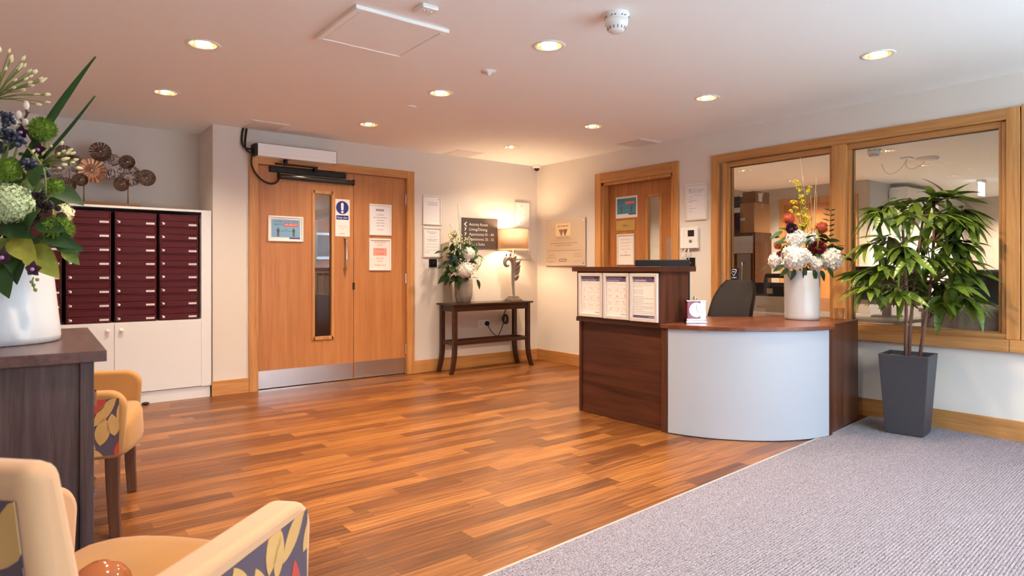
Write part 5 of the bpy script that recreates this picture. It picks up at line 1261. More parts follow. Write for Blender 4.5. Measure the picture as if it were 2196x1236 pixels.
MB().lathe([(0.026, 0.0), (0.028, 0.004), (0.036, 0.085), (0.0345, 0.085), (0.026, 0.008), (0.001, 0.007)], (4.87, 2.22, DZ), 28).build('body', M_acryl, tb, smooth=True)

# office chair behind the desk
oc = root('task_chair', 'black fabric task chair behind the desk', 'chair', (4.70, 3.02, 0), math.radians(178))
Mc = WM[oc]
def rounded_slab(M_, w0, w1, h, t, z0, lean, curve, n=10, taper=0.5):
    mb = MB(M_); pts = []
    for i in range(n + 1):
        v = i / n; w_ = w0 + (w1 - w0) * v
        if v > 0.62: w_ *= math.sqrt(max(0.02, 1 - ((v - 0.62) / 0.40) ** 2)) * 0.5 + 0.5 if taper else 1
        if v < 0.15: w_ *= 0.85 + v
        for side in (0, 1):
            for k in range(7):
                u_ = -1 + k / 3.0; x_ = lean * v + curve * (u_ * u_) * 1.0 + 0.03 * math.sin(PI * v) + (t if side else 0) * (1 - 0.25 * u_ * u_) * (0.6 + 0.4 * math.sin(PI * min(1, v + .05)))
                pts.append((x_, u_ * w_ / 2, z0 + h * v))
    fs = []; R_ = 14
    for i in range(n):
        for s_ in (0, 1):
            for k in range(6):
                a_ = i * R_ + s_ * 7 + k; q = (a_, a_ + 1, a_ + R_ + 1, a_ + R_); fs.append(q if s_ else q[::-1])
        for k in (0, 6):
            a_, b_ = i * R_ + k, i * R_ + 7 + k; q = (a_, b_, b_ + R_, a_ + R_); fs.append(q[::-1] if k == 0 else q)
    for k in range(6): fs.append((k, k + 1, 7 + k + 1, 7 + k)); o_ = n * R_; fs.append((o_ + k, o_ + 7 + k, o_ + 8 + k, o_ + k + 1))
    return mb.add(pts, fs)
o = rounded_slab(Mc, 0.42, 0.36, 0.50, 0.07, 0.53, -0.17, 0.04).build('backrest', M_cfab, oc, smooth=True, sub=1)
MB(Mc).box(0.0, 0.46, -0.24, 0.24, 0.44, 0.52).build('seat', M_cfab, oc, bevel=0.03, seg=4)
MB(Mc).box(-0.06, 0.02, -0.03, 0.03, 0.40, 0.62).build('back_bracket', M_black, oc, bevel=0.005)
MB(Mc).tube([(0.22, 0, 0.08), (0.22, 0, 0.45)], 0.025, 14).build('gas_lift', M_black, oc, smooth=True)
for k in range(5):
    t_ = 2 * PI * k / 5; lg = MB(Mc).tube([(0.22, 0, 0.10), (0.22 + 0.28 * math.cos(t_), 0.28 * math.sin(t_), 0.065)], [0.025, 0.015], 8).build('base_spoke', M_black, oc, smooth=True)
    MB(Mc).ball((0.22 + 0.28 * math.cos(t_), 0.28 * math.sin(t_), 0.026), 0.026, 10, 7).build('castor', M_black, lg, smooth=True)

# ================================================================== POTTED PLANT
PT = root('square_planter', 'tall tapered square charcoal planter beside the desk', 'planter', (4.815, 1.735, 0), math.radians(8))
Mp = WM[PT]; hb, ht, ph = 0.112, 0.147, 0.545
def sq(h_, z): return [(-h_, -h_, z), (h_, -h_, z), (h_, h_, z), (-h_, h_, z)]
vs = sq(hb, 0.008) + sq(ht, ph) + sq(ht - 0.012, ph) + sq(ht - 0.018, ph - 0.06)
fs = [(3, 2, 1, 0)] + [(k, (k + 1) % 4, 4 + (k + 1) % 4, 4 + k) for k in range(4)] + [(4 + k, 4 + (k + 1) % 4, 8 + (k + 1) % 4, 8 + k) for k in range(4)] + [(8 + k, 8 + (k + 1) % 4, 12 + (k + 1) % 4, 12 + k) for k in range(4)]
MB(Mp).add(vs, fs).build('pot', M_pot, PT, bevel=0.003)
so = MB(Mp); n_ = 14; hs_ = ht - 0.016
so.add([(-hs_ + 2 * hs_ * i / n_, -hs_ + 2 * hs_ * j / n_, ph - 0.03 + random.uniform(-.007, .009)) for j in range(n_ + 1) for i in range(n_ + 1)], [(j * (n_ + 1) + i, j * (n_ + 1) + i + 1, (j + 1) * (n_ + 1) + i + 1, (j + 1) * (n_ + 1) + i) for j in range(n_) for i in range(n_)])
so.build('soil', M_soil, PT)
pt = root('leafy_plant', 'tall leafy indoor tree with long glossy leaves in the charcoal planter', 'plant', (4.815, 1.735, ph - 0.04))
dp = 4.815 * FW[0] + 1.735 * FW[1]
def ppt(px, py, dd=0.0): return dep(px, py, dp + dd)
trunks = [[(1942, 768, -.02), (1943, 690, -.03), (1944, 620, -.03), (1938, 540, -.04), (1936, 480, -.05)], [(1949, 768, .03), (1953, 690, .04), (1962, 600, .05), (1972, 520, .05), (1984, 440, .04)], [(1972, 768, -.03), (1984, 690, -.03), (1996, 610, -.02), (2002, 520, 0), (2004, 432, 0)]]
for tr in trunks:
    P_ = [ppt(*q) for q in tr]; MB().tube(P_, [0.012, 0.011, 0.010, 0.009, 0.007], 9).build('stem', M_trunk, pt, smooth=True)
whorls = [(1998, 422, 0), (1960, 430, .05), (1905, 442, -.05), (1882, 452, -.1), (2042, 428, .08), (2078, 452, .02), (1945, 462, -.16), (2004, 462, -.16), (2055, 468, -.08), (2092, 478, .05), (1870, 522, -.08), (1905, 508, .1), (1935, 528, -.2), (1998, 512, .1), (2035, 520, -.05), (2078, 522, .02),
          (1858, 585, -.05), (1895, 575, -.15), (1950, 548, -.22), (1958, 590, .1), (2003, 552, -.2), (2050, 562, -.1), (2082, 585, 0), (1868, 618, -.18), (1928, 625, -.22), (1985, 600, .15), (2035, 612, -.18), (2072, 640, -.1), (2018, 645, -.05), (2055, 600, .12), (1910, 600, .15)]
rp = random.Random(11)
lms = [leaf_mesh('plant leaf %d' % k, 0.20, 0.052, dr, 0.22, M_leaf, 8) for k, dr in enumerate((0.15, 0.32, 0.5))]
bm = MB(); axis = Vector((4.86, 1.74, 0))
for (px, py, dd) in whorls:
    c = ppt(px, py, dd); c.x = min(c.x, XB - 0.10)
    best = min((ppt(*q) for tr in trunks for q in tr[1:]), key=lambda q: (q - c).length + max(0, q.z - c.z) * 2)
    bm.tube([best, (best + c) / 2 + Vector((0, 0, .03)), c], [0.006, 0.005, 0.004], 6)
    outv = Vector((c.x, c.y, 0)) - axis; outv = outv.normalized() if outv.length > 0.03 else Vector((-.6, -.8, 0))
    n_ = rp.choice((9, 10, 9)); ph0 = rp.uniform(0, 2 * PI)
    for k in range(n_):
        a_ = ph0 + 2 * PI * k / n_; az = Vector((math.cos(a_), math.sin(a_), 0)); d = (az * 0.85 + outv * 0.75)
        el = rp.uniform(-.85, .2) if py > 440 else rp.uniform(-.25, .5)
        d = Vector((d.x, d.y, el))
        if (c + d.normalized() * .2).x > XB - 0.03: d.x = -abs(d.x) * .6 - .2
        leaf_obj(lms[rp.randrange(3)], c + d.normalized() * .012, d, UV, rp.gauss(0, .35), rp.uniform(.75, 1.15), pt)
bm.build('branch', M_trunk, pt, smooth=True)
xt = MB()
for k in range(170):
    px, py, dd = rp.choice(whorls); c = ppt(px + rp.gauss(0, 9), py + rp.gauss(6, 9), dd + rp.uniform(-.05, .12)); c.x = min(c.x, XB - .12)
    vs, fs = leafgeo(.17 * rp.uniform(.7, 1.1), .046, rp.uniform(.15, .5), .22, 6); a_ = rp.uniform(0, 2 * PI); d = Vector((math.cos(a_), math.sin(a_), rp.uniform(-.9, .2)))
    if (c + d.normalized() * .19).x > XB - .03: d.x = -abs(d.x)
    M_ = orient(c, d, UV, rp.gauss(0, .4)); xt.add([M_ @ Vector(v) for v in vs], fs)
xt.build('inner_leaves', M_leaf, pt, smooth=True)['kind'] = 'stuff'

# ================================================================== SIDEBOARD + BIG BOUQUET
SZ = 0.90
cF = atz(227, 751, SZ); cB = atz(193.6, 702, SZ)
sx, sy0, sy1 = 0.205, cF.y, min(cB.y, 2.93)
sd = root('sideboard', 'dark wenge sideboard with the white vase on top', 'sideboard', (-0.05, (sy0 + sy1) / 2, 0), math.radians(-1.5))
Ms = WM[sd]; Lh = (sy1 - sy0) / 2; xr = 0.262; xl = -0.36
MB(Ms).box(xl - 0.015, xr, -Lh, Lh, SZ - 0.030, SZ).build('top', M_wengetop, sd, bevel=0.002)
xr2 = xr - 0.028; l2_ = Lh - 0.02
MB(Ms).box(xl, xr2 - 0.03, -l2_ + 0.006, -l2_ + 0.024, 0.0, SZ - 0.03).build('end_panel', M_wenge, sd)
MB(Ms).box(xr2 - 0.032, xr2, -l2_ - 0.002, -l2_ + 0.03, 0.0, SZ - 0.03).build('corner_stile', M_wenge, sd, bevel=0.002)
MB(Ms).box(xr2 - 0.032, xr2, l2_ - 0.03, l2_, 0.0, SZ - 0.03).build('corner_stile', M_wenge, sd)
MB(Ms).box(xl, xr2 - 0.03, l2_ - 0.024, l2_ - 0.006, 0.0, SZ - 0.03).build('end_panel', M_wenge, sd)
MB(Ms).box(xl, xl + 0.015, -l2_ + 0.024, l2_ - 0.024, 0.05, SZ - 0.03).build('back_panel', M_wenge, sd)
MB(Ms).box(xl, xr2 - 0.02, -l2_ + 0.024, l2_ - 0.024, 0.05, 0.07).build('bottom_board', M_wenge, sd)
for k, (z0_, z1_) in enumerate(((0.08, 0.34), (0.345, 0.60), (0.605, 0.865))):
    d_ = MB(Ms).box(xr2 - 0.025, xr2 - 0.004, -l2_ + 0.033, l2_ - 0.033, z0_, z1_).build('drawer', M_wenge, sd, bevel=0.002)
    for yy in (-0.2, 0.2):
        zc_ = (z0_ + z1_) / 2
        MB(Ms).tube([(xr2 - 0.004, yy, zc_ + .0), (xr2 + 0.012, yy, zc_)], 0.005, 8).box(xr2 + 0.012, xr2 + 0.017, yy - 0.018, yy + 0.018, zc_ - 0.022, zc_ + 0.022).build('handle', M_chrome, d_)
bv = root('large_white_vase', 'large white tapered ceramic vase on the sideboard', 'vase', (-0.04, 2.448, SZ))
BV = Vector((-0.04, 2.448, SZ))
MB().lathe([(0.150, 0.0), (0.158, 0.004), (0.160, 0.02), (0.152, 0.10), (0.142, 0.20), (0.136, 0.26), (0.132, 0.265), (0.128, 0.26), (0.13, 0.05)], BV, 56, True, False).build('body', M_vasewhite, bv, smooth=True)
bb_ = root('sideboard_bouquet', 'large bouquet with green pompoms, berries and blade leaves in the white vase', 'flowers', (BV.x, BV.y, SZ + 0.05))
d0 = BV.x * FW[0] + BV.y * FW[1]
def bpt(px, py, dd=0.0): return dep(px, py, d0 + dd)
k_ = d0 / F; g = MB(); top = BV + Vector((0, 0, 0.22))
for (px, py, r_, dd) in ((92, 277, 29, .0), (19, 364, 26, -.1), (118, 399, 19, -.05), (125, 492, 31, -.1), (-40, 300, 30, 0)):
    m_ = MB(); c = bpt(px, py, dd); pompom(m_, c, r_ * k_, 520, 0.045); m_.build('pompom_bloom', M_lime, bb_); stem(g, top, c, .005)
m_ = MB(); c = bpt(24, 436, -.14); pompom(m_, c, 38 * k_, 420, 0.05); florets(m_, c, 38 * k_, 260, .13, core=False); m_.build('sedum_bloom', M_palegreen, bb_)
m_ = MB(); florets(m_, bpt(137, 457, -.02), 18 * k_, 70, .28); m_.build('cream_bloom', M_bud, bb_)
bud_me = bpy.data.meshes.new('allium bud'); b2 = MB(Matrix.Rotation(PI / 2, 4, 'Y')).lathe([(0.0015, 0), (0.0055, .006), (0.0062, .011), (0.0035, .019), (0.0004, .024)], (0, 0, 0), 9)
bud_me.from_pydata(b2.v, [], b2.f); bud_me.materials.append(M_bud); bud_me.polygons.foreach_set('use_smooth', [True] * len(bud_me.polygons))
def allium(c, dirs, L_):
    st_ = MB(); ends = []
    for d in dirs:
        d = d.normalized(); e = c + d * L_ * random.uniform(.75, 1.1); st_.tube([c, (c + e) / 2 + Vector((0, 0, .006)), e], 0.0013, 4); ends.append((e, d))
    a_ = st_.build('allium_stalks', M_stemg, bb_)
    for e, d in ends: leaf_obj(bud_me, e, d, UV if abs(d.z) < .9 else RV, 0, random.uniform(.62, .85), a_, 'bud')
allium(bpt(-12, 212, 0), [vec(math.cos(a_) , math.sin(a_), random.uniform(-.5, .5)) for a_ in [-.12, 0.02, .12, .25, .35, .42, .55, .65, .75, .9, 1.0, 1.1, 1.25, 1.4, .5, .3, .2, .8, 1.6, 1.8, 2.2, .6, .85, .07, .16, .28, .38, .48, .68, .72, .95, 1.15, 1.3]], 0.135)
allium(bpt(88, 352, -.05), [vec(1, b_, random.uniform(-.5, .3)) for b_ in (.65, .5, .38, .3, .22, .15, .1, .02, -.08, -.22, -.05, .42, .33)], 0.088)
allium(bpt(95, 300, 0), [vec(random.uniform(-.3, .6), random.uniform(-.9, -.2), -.3) for _ in range(8)], 0.05)
for (px, py, n_, sg, m2, rr_) in ((14, 252, 26, 16, M_berryb, .0068), (22, 292, 30, 18, M_berryb, .0068), (40, 305, 16, 10, M_berryb, .008), (64, 352, 30, 12, M_berryb, .0068), (92, 372, 26, 11, M_berryb, .0068), (-10, 320, 16, 14, M_berryb, .0068)):
    m_ = MB(); c = bpt(px, py, -.08)
    for k in range(n_): m_.ball(c + vec(random.gauss(0, sg * .5), random.gauss(0, sg * .42), random.gauss(0, sg * .4)) * k_, rr_ * random.uniform(.8, 1.1), 8, 6)
    m_.build('blue_berry_cluster', m2, bb_, smooth=True); stem(g, top, c, .003)
for (px, py, r_) in ((86, 438, 9), (105, 440, 9), (98, 450, 8), (132, 464, 9), (124, 447, 6), (78, 466, 9), (62, 478, 10), (134, 527, 12), (159, 547, 9), (150, 540, 8), (75, 418, 8), (92, 420, 8)):
    m_ = MB(); c = bpt(px, py, -.09)
    for d in fib(30): m_.ball(c + d * r_ * k_ * .8, r_ * k_ * .3, 6, 4)
    m_.build('blackberry', M_berryk, bb_, smooth=True)
def orchid(px, py, s, dd=-.16):
    m_ = MB(); c = bpt(px, py, dd)
    for a_, L_ in ((.2, 1), (1.5, 1), (2.9, 1), (3.9, .9), (5.4, .9)):
        vs, fs = leafgeo(s * L_, s * .85, .15, .2, 5); M_ = orient(c, vec(math.cos(a_), math.sin(a_), -.25), -FV); m_.add([M_ @ Vector(v) for v in vs], fs)
    o_ = m_.build('orchid_bloom', M_orchid, bb_, smooth=True); MB().ball(c - FV * .006, s * .22, 8, 6).build('orchid_lip', M_lilac, o_, smooth=True)
orchid(73, 578, .024); orchid(8, 553, .026); orchid(48, 285, .022, -.05); orchid(85, 322, .022, -.02)
m_ = MB().tube([bpt(72, 595, -.17), bpt(68, 605, -.17), bpt(73, 618, -.17), bpt(78, 626, -.17)], .002, 5)
for q in ((68, 605), (72, 612), (76, 622), (80, 600)): m_.ball(bpt(*q, -.17), .005, 6, 4)
m_.build('hanging_buds', M_stemg, bb_)
tw = MB().tube([bpt(44, 300), bpt(46, 270), bpt(58, 245), bpt(56, 232)], .0035, 6).tube([bpt(48, 262), bpt(38, 248)], .0025, 5).tube([bpt(56, 240), bpt(63, 242)], .0025, 5).tube([bpt(10, 262), bpt(66, 270)], .002, 5)
tw_ = tw.build('twig', M_twig, bb_, smooth=True)
m_ = MB()
for (px, py, a_) in ((56, 226, .6), (40, 247, .9), (54, 264, 1.5), (33, 266, 1.4)): m_.ball(bpt(px, py), .011, 8, 6, (.75, .75, 1.35))
m_.build('catkin', M_catkin, tw_, smooth=True)
def blade(p0, p1, w_, bow, name='blade_leaf'):
    a_, b_ = bpt(*p0), bpt(*p1); n_ = 14; vs = []; ax_ = (b_ - a_).normalized(); sd_ = ax_.cross(FV).normalized()
    for i in range(n_ + 1):
        t_ = i / n_; ww = w_ * (0.75 + .25 * math.sin(PI * t_ * .7)) * (1 - t_ ** 2.6) + .0015; c = a_.lerp(b_, t_) + sd_ * bow * math.sin(PI * t_)
        vs += [c - sd_ * ww - FV * .004, c + FV * .003, c + sd_ * ww - FV * .004]
    fs = [(i * 3 + k, i * 3 + k + 1, i * 3 + k + 4, i * 3 + k + 3) for i in range(n_) for k in (0, 1)]
    o_ = MB().add(vs, fs).build(name, M_blade, bb_, smooth=True); s2 = o_.modifiers.new('t', 'SOLIDIFY'); s2.thickness = .0012
blade((52, 350, -.02), (206, 122, .05), .0145, .006); blade((92, 342, -.03), (205, 206, .0), .005, -.004)
lmD = leaf_mesh('bouquet broad leaf', 0.14, 0.085, 0.28, 0.18, M_leafD, 8, 0.4); lmY = leaf_mesh('bouquet pale leaf', 0.15, 0.09, 0.3, 0.18, M_leafY, 8, 0.4); lmN = leaf_mesh('bouquet narrow leaf', 0.10, 0.022, 0.3, 0.2, M_leafD, 6)
for (mesh, px, py, dx, dy, df, s) in ((lmD, 2, 480, 1, -.25, -.4, .62), (lmY, 30, 508, .75, -.55, -.5, .6), (lmY, 62, 530, .8, -.55, -.35, .66), (lmD, 46, 528, -.05, -1, -.4, .60), (lmY, 12, 512, -.4, -.9, -.4, .62), (lmD, 5, 560, .3, -1, -.4, .6), (lmD, 120, 520, 1, -.25, -.1, .42), (lmD, 100, 500, 1, -.4, -.2, .5), (lmY, 135, 535, .8, -.7, 0, .3), (lmD, 60, 500, .3, .4, -.4, .5), (lmD, 70, 400, .4, .8, -.3, .4), (lmD, -15, 520, -.8, -.6, -.4, .7), (lmD, 30, 520, .2, -.9, -.5, .5), (lmD, 80, 480, .9, -.1, -.3, .5)):
    leaf_obj(mesh, bpt(px, py, -.12), vec(dx, dy, df), vec(.1, .5, -1), random.gauss(0, .15), s * 1.25, bb_)
for k in range(130):
    px, py = random.uniform(-60, 125), random.uniform(280, 560)
    if px > 70 and py < 340: continue
    leaf_obj(random.choice((lmN, lmN, lmD)), bpt(px - 8, py, random.uniform(-.03, .12)), vec(random.gauss(.2, .7), random.gauss(.1, .7), random.uniform(-.7, .2)), UV, random.gauss(0, .7), random.uniform(.45, .8), bb_)
for (p0, p1, p2) in (((98, 420), (98, 360), (55, 312)), ((20, 420), (60, 380), (110, 360))): MB().tube(bez(bpt(*p0, -.1), bpt(*p1, -.12), bpt(*p1, -.12), bpt(*p2, -.1), 10), [.002 + .0012 * math.sin(PI * i / 10) for i in range(11)], 5).build('grass_loop', M_stemg, bb_, smooth=True)
g.build('stem', M_stemg, bb_)

# ================================================================== ARMCHAIRS
def outline(cx_, cz_, L_, w_, ang, n=9):
    top_ = []; bot = []
    for i in range(n + 1):
        t_ = i / n; ww = w_ * .5 * math.sin(PI * t_ ** .9) ** .85 if 0 < t_ < 1 else 0; top_.append((L_ * t_, ww)); bot.append((L_ * t_, -ww))
    pts = bot + top_[::-1][1:-1]; ca, sa = math.cos(ang), math.sin(ang)
    return [(cx_ + x_ * ca - y_ * sa, cz_ + x_ * sa + y_ * ca) for x_, y_ in pts]
def floral(parent, P, a0, a1, z0, z1, n, seed):
    rg = random.Random(seed); W_, H_ = a1 - a0, z1 - z0; done = []
    def clip(pts): return [(min(max(a, a0), a1), min(max(z, z0), z1)) for a, z in pts]
    for tries in range(900):
        kind = 1 if rg.random() < .36 else 0; L_ = rg.uniform(.09, .15); w_ = rg.uniform(.038, .058); an = rg.choice((.9, 1.2, 1.6, 2.0, 2.4, -.6)) + rg.uniform(-.25, .25)
        cx_, cz_ = rg.uniform(a0, a1), rg.uniform(z0 - .04, z1); mx_, mz_ = cx_ + math.cos(an) * L_ / 2, cz_ + math.sin(an) * L_ / 2
        if not (a0 - .02 < mx_ < a1 + .02 and z0 - .02 < mz_ < z1 - .005): continue
        ok = True
        for (qx, qz, qa, qL, qw) in done:
            for t in (-.5, 0, .5):
                for u in (-.5, 0, .5):
                    dx = mx_ + math.cos(an) * L_ * t * .8 - qx - math.cos(qa) * qL * u * .8; dz = mz_ + math.sin(an) * L_ * t * .8 - qz - math.sin(qa) * qL * u * .8
                    if dx * dx + dz * dz < ((w_ + qw) * .30) ** 2: ok = False
        if not ok: continue
        done.append((mx_, mz_, an, L_, w_))
        MB().pprism(P, clip(outline(cx_, cz_, L_, w_, an)), n, n + .0012).build('petal_motif' if kind else 'leaf_motif', M_petalred if kind else M_leafcream, parent)
def armchair(name, label, loc, rot, seed):
    fab = M_mustard_daylit if seed > 5 else M_mustard
    r = root(name, label, 'armchair', loc, rot, 'mustard armchairs with a leaf pattern'); M_ = WM[r]; R3 = M_.to_3x3()
    for s_ in (-1, 1):
        y_ = .30 * s_
        # arm: side profile extruded across
        prof = [(-.30, .335), (.255, .335), (.275, .36), *[(.216 + .072 * math.cos(q * PI / 16), .541 + .072 * math.sin(q * PI / 16)) for q in range(9)], (-.30, .622)]
        t_ = .037; m_ = MB(M_); n_ = len(prof)
        m_.add([(x, y_ - t_, z) for x, z in prof] + [(x, y_ + t_, z) for x, z in prof], [tuple(range(n_)), tuple(range(2 * n_ - 1, n_ - 1, -1))] + [((i + 1) % n_, i, n_ + i, n_ + (i + 1) % n_) for i in range(n_)])
        arm = m_.build('arm', fab, r, bevel=.016, seg=4); smooth_angle(arm, 60)
        PS = Pl(M_ @ Vector((0, y_ + s_ * t_, 0)), R3 @ Vector((-s_, 0, 0)), R3 @ Vector((0, s_, 0)))
        a0_, a1_ = (-.27, .262) if s_ < 0 else (-.262, .27)
        pn = MB().obox(PS, a0_, a1_, .352, .585, -.004, .001).build('patterned_side', M_plum, arm)
        # sub-parts sit directly on the arm
        rg = seed + s_
        cr0 = len(bpy.data.objects)
        floral(arm, PS, a0_, a1_, .352, .585, .001, rg)
        for (x_, zz_) in ((.235, 0), (-.235, 1)):
            rg_ = []
            for i in range(7):
                z = .34 * (1 - i / 6); off = (.012 * (i / 6) ** 2) * (1 if x_ > 0 else -1.6); w_ = .026 - .006 * i / 6
                rg_ += [(x_ + off - w_, y_ - w_, z), (x_ + off + w_, y_ - w_, z), (x_ + off + w_, y_ + w_, z), (x_ + off - w_, y_ + w_, z)]
            fs = [(i * 4 + k, (i + 1) * 4 + k, (i + 1) * 4 + (k + 1) % 4, i * 4 + (k + 1) % 4) for i in range(6) for k in range(4)] + [(0, 1, 2, 3), (27, 26, 25, 24)]
            MB(M_).add(rg_, fs).build('leg', M_legwood, r, bevel=.004)
    # seat cushion with a bulging front
    st_ = MB(M_); NX, NY = 12, 10; vs = []
    for side in (0, 1):
        for i in range(NX + 1):
            for j in range(NY + 1):
                u_ = i / NX; v_ = -1 + 2 * j / NY; x_ = -.24 + .56 * math.sin(u_ * PI / 2) ** .9 - .05 * v_ * v_ * u_
                crown = .05 * (1 - v_ ** 4) * (1 - (2 * u_ - 1) ** 6)
                z = (.44 + crown - (.075 * max(0, (u_ - .78) / .22) ** 2.4)) if side == 0 else (.325 + (.03 * max(0, (u_ - .8) / .2) ** 2))
                vs.append((x_, v_ * .262, z))
    R_ = (NX + 1) * (NY + 1); fs = []
    for i in range(NX):
        for j in range(NY):
            a_ = i * (NY + 1) + j; q = (a_, a_ + NY + 1, a_ + NY + 2, a_ + 1); fs.append(q); fs.append(tuple(R_ + v for v in q[::-1]))
    for i in range(NX):
        for j in (0, NY): a_ = i * (NY + 1) + j; q = (a_, R_ + a_, R_ + a_ + NY + 1, a_ + NY + 1); fs.append(q if j == 0 else q[::-1])
    for j in range(NY):
        for i in (0, NX): a_ = i * (NY + 1) + j; q = (a_, a_ + 1, R_ + a_ + 1, R_ + a_); fs.append(q if i == 0 else q[::-1])
    st_.add(vs, fs).build('seat', M_mustard, r, smooth=True)
    bk_ = MB(M_); y_ = .335
    bk_.hexa([(-.345, -y_, .335), (-.25, -y_, .335), (-.25, y_, .335), (-.345, y_, .335), (-.418, -y_, .885), (-.365, -y_, .885), (-.365, y_, .885), (-.418, y_, .885)])
    back = bk_.build('backrest', fab, r, bevel=.022, seg=4); smooth_angle(back, 60)
    # patterned outside back, following its slope
    class SP(Pl):
        def pt(s, a, z, n=0.0): return M_ @ Vector((-.345 - (z - .335) * .073 / .55 - n, -a, z))
    PBk = SP((0, 0, 0), (0, 1, 0), (0, 0, 1))
    MB().obox(PBk, -.315, .315, .37, .845, -.004, .0012).build('patterned_back', M_plum, back)
    floral(back, PBk, -.315, .315, .37, .845, .0012, seed + 9)
    return r
f1 = Vector((.737, .676, 0)); A1 = Vector((.300, 1.655, 0)) - f1 * .28
armchair('armchair', 'daylit mustard velvet armchair with a plum and red leaf pattern, seen from behind', A1, math.atan2(.676, .737), 7)
f2 = Vector((.975, -.224, 0)); A2 = Vector((.395, 3.41, 0)) - f2 * .235
armchair('armchair', 'mustard armchair standing beyond the sideboard', A2, math.atan2(-.224, .975), 2)
ag = root('amber_glass_globe', 'glossy amber glass globe lying on the seat of the nearer armchair', 'ornament', dep(214, 1266, 1.16) - Vector((0, 0, .054)))
MB().ball(dep(214, 1266, 1.16), .054, 32, 20, (1, 1, .95)).build('body', M_amber, ag, smooth=True)

# ================================================================== OFFICE CONTENTS
cu = root('office_cupboard', 'dark brown wooden cupboard in the office', 'cupboard', (7.0, 4.6, 0))
MB().box(6.82, 7.18, 4.07, 5.3, 0, 1.555).build('carcass', M_cupb, cu)
MB().box(6.80, 6.82, 4.085, 4.68, 0.06, 1.54).build('door', M_cupb, cu); MB().box(6.80, 6.82, 4.69, 5.29, 0.06, 1.54).build('door', M_cupb, cu)
PU = Pl((6.80, 0, 0), (0, -1, 0), (-1, 0, 0))
MB().obox(PU, -4.29, -4.113, .80, 1.304, 0, .004).build('push_plate', mat('dull steel plate', (.5, .47, .44, 1), .45, .6), cu)
MB().tube([PU.pt(-4.2, 1.20, 0), PU.pt(-4.2, 1.20, .05), PU.pt(-4.2, .86, .05), PU.pt(-4.2, .86, 0)], .011, 10).build('pull_handle', M_chrome, cu, smooth=True)
p = root('paper_sheet', 'blank white sheet taped to the office cupboard', 'paper', PU.pt(-4.22, 1.3, 0)); sheet(p, PU, -4.365, -4.085, 1.31, 1.513, .006, M_paper)
def carton(name, label, x0, x1, y0, y1, z0, z1, m, lid=True, cat='box'):
    r = root(name, label, cat, ((x0 + x1) / 2, (y0 + y1) / 2, z0)); MB().box(x0, x1, y0, y1, z0, z1).build('body', m, r, bevel=.002)
    MB().box((x0 + x1) / 2 - .025, (x0 + x1) / 2 + .025, y0 - .0006, y1 + .0006, z1 - .05, z1 + .0008).build('tape', mat(name + ' tape', S(196, 150, 96), .3), r)
    return r
c_ = carton('cardboard_box', 'large brown cardboard box on top of the office cupboard', 6.82, 7.17, 4.08, 4.265, 1.556, 1.905, M_carton)
MB().box(6.8185, 6.82, 4.20, 4.262, 1.70, 1.73).build('label', M_paper, c_)
c_ = carton('kraft_box', 'flat kraft box stacked on the large cardboard box', 6.84, 7.14, 4.075, 4.245, 1.907, 2.04, M_cartond)
MB().box(6.90, 6.98, 4.0735, 4.075, 1.92, 2.02).build('label', M_paper, c_)
r = root('storage_crate', 'purple storage crate with a white lid on the office cupboard', 'crate', (7.0, 4.40, 1.556))
MB().box(6.83, 7.15, 4.275, 4.60, 1.556, 1.80).build('bin', M_crate, r, bevel=.005); MB().box(6.825, 7.155, 4.27, 4.605, 1.80, 1.86).build('lid', M_paper, r, bevel=.005)
r = root('document_trays', 'stacked black document trays on the purple crate', 'trays', (7.0, 4.42, 1.862))
for k in range(4): MB().box(6.84, 7.14, 4.28, 4.60, 1.862 + k * .035, 1.888 + k * .035).build('tray', M_black, r)
r = root('paper_stack', 'loose papers on the black document trays', 'papers', (7.0, 4.42, 1.995)); MB().box(6.86, 7.12, 4.29, 4.58, 1.995, 2.01).build('sheets', M_paper, r)
# far oak door
d3 = root('door_3', 'oak door in the far office wall', None, (OX, 4.68, 0), kind='structure')
P3 = Pl((OX, 0, 0), (0, -1, 0), (-1, 0, 0))
MB().obox(P3, -5.27, -5.19, 0, 2.21, 0, .02).obox(P3, -4.17, -4.09, 0, 2.21, 0, .02).obox(P3, -5.27, -4.09, 2.13, 2.21, 0, .0195).build('architrave', M_oakZ, d3); MB().obox(P3, -5.19, -4.17, 0.005, 2.13, .001, .008).build('door_leaf', M_door, d3)
# black case on the office desk by the window
od = root('office_desk', 'pale office desk under the internal window', 'desk', (5.7, 2.7, 0))
MB().box(5.30, 6.0, 1.95, 3.45, .70, .725).build('top', M_white, od)
for x_ in (5.34, 5.96):
    for y_ in (1.99, 3.41): MB().box(x_ - .025, x_ + .025, y_ - .025, y_ + .025, 0, .70).build('leg', M_steel, od)
bc = root('black_carry_case', 'black hard carry case with a handle in the office window', 'case', (5.6, 3.12, .725), math.radians(-5))
MB(WM[bc]).box(-.11, .11, -.20, .20, 0, .27).build('body', M_black, bc, bevel=.03, seg=3)
MB(WM[bc]).tube([(0, -.12, .262), (0, -.11, .335), (0, .11, .335), (0, .12, .262)], .022, 10).build('handle', M_black, bc)
MB(WM[bc]).box(-.112, -.108, -.03, .03, .17, .22).build('latch', M_steel, bc)
om = root('office_monitor', 'black monitor on the office desk behind the plant', 'monitor', (5.72, 2.22, .725), math.radians(10))
MB(WM[om]).box(-.02, .01, -.24, .24, .10, .42).build('screen_housing', M_black, om, bevel=.004); MB(WM[om]).box(-.03, .02, -.03, .03, .01, .2).build('stand_neck', M_black, om); MB(WM[om]).box(-.09, .09, -.1, .1, 0, .012).build('stand_foot', M_black, om)
bd_ = root('black_credenza', 'glossy black low cabinet behind the office window', 'cabinet', (5.9, 1.2, 0))
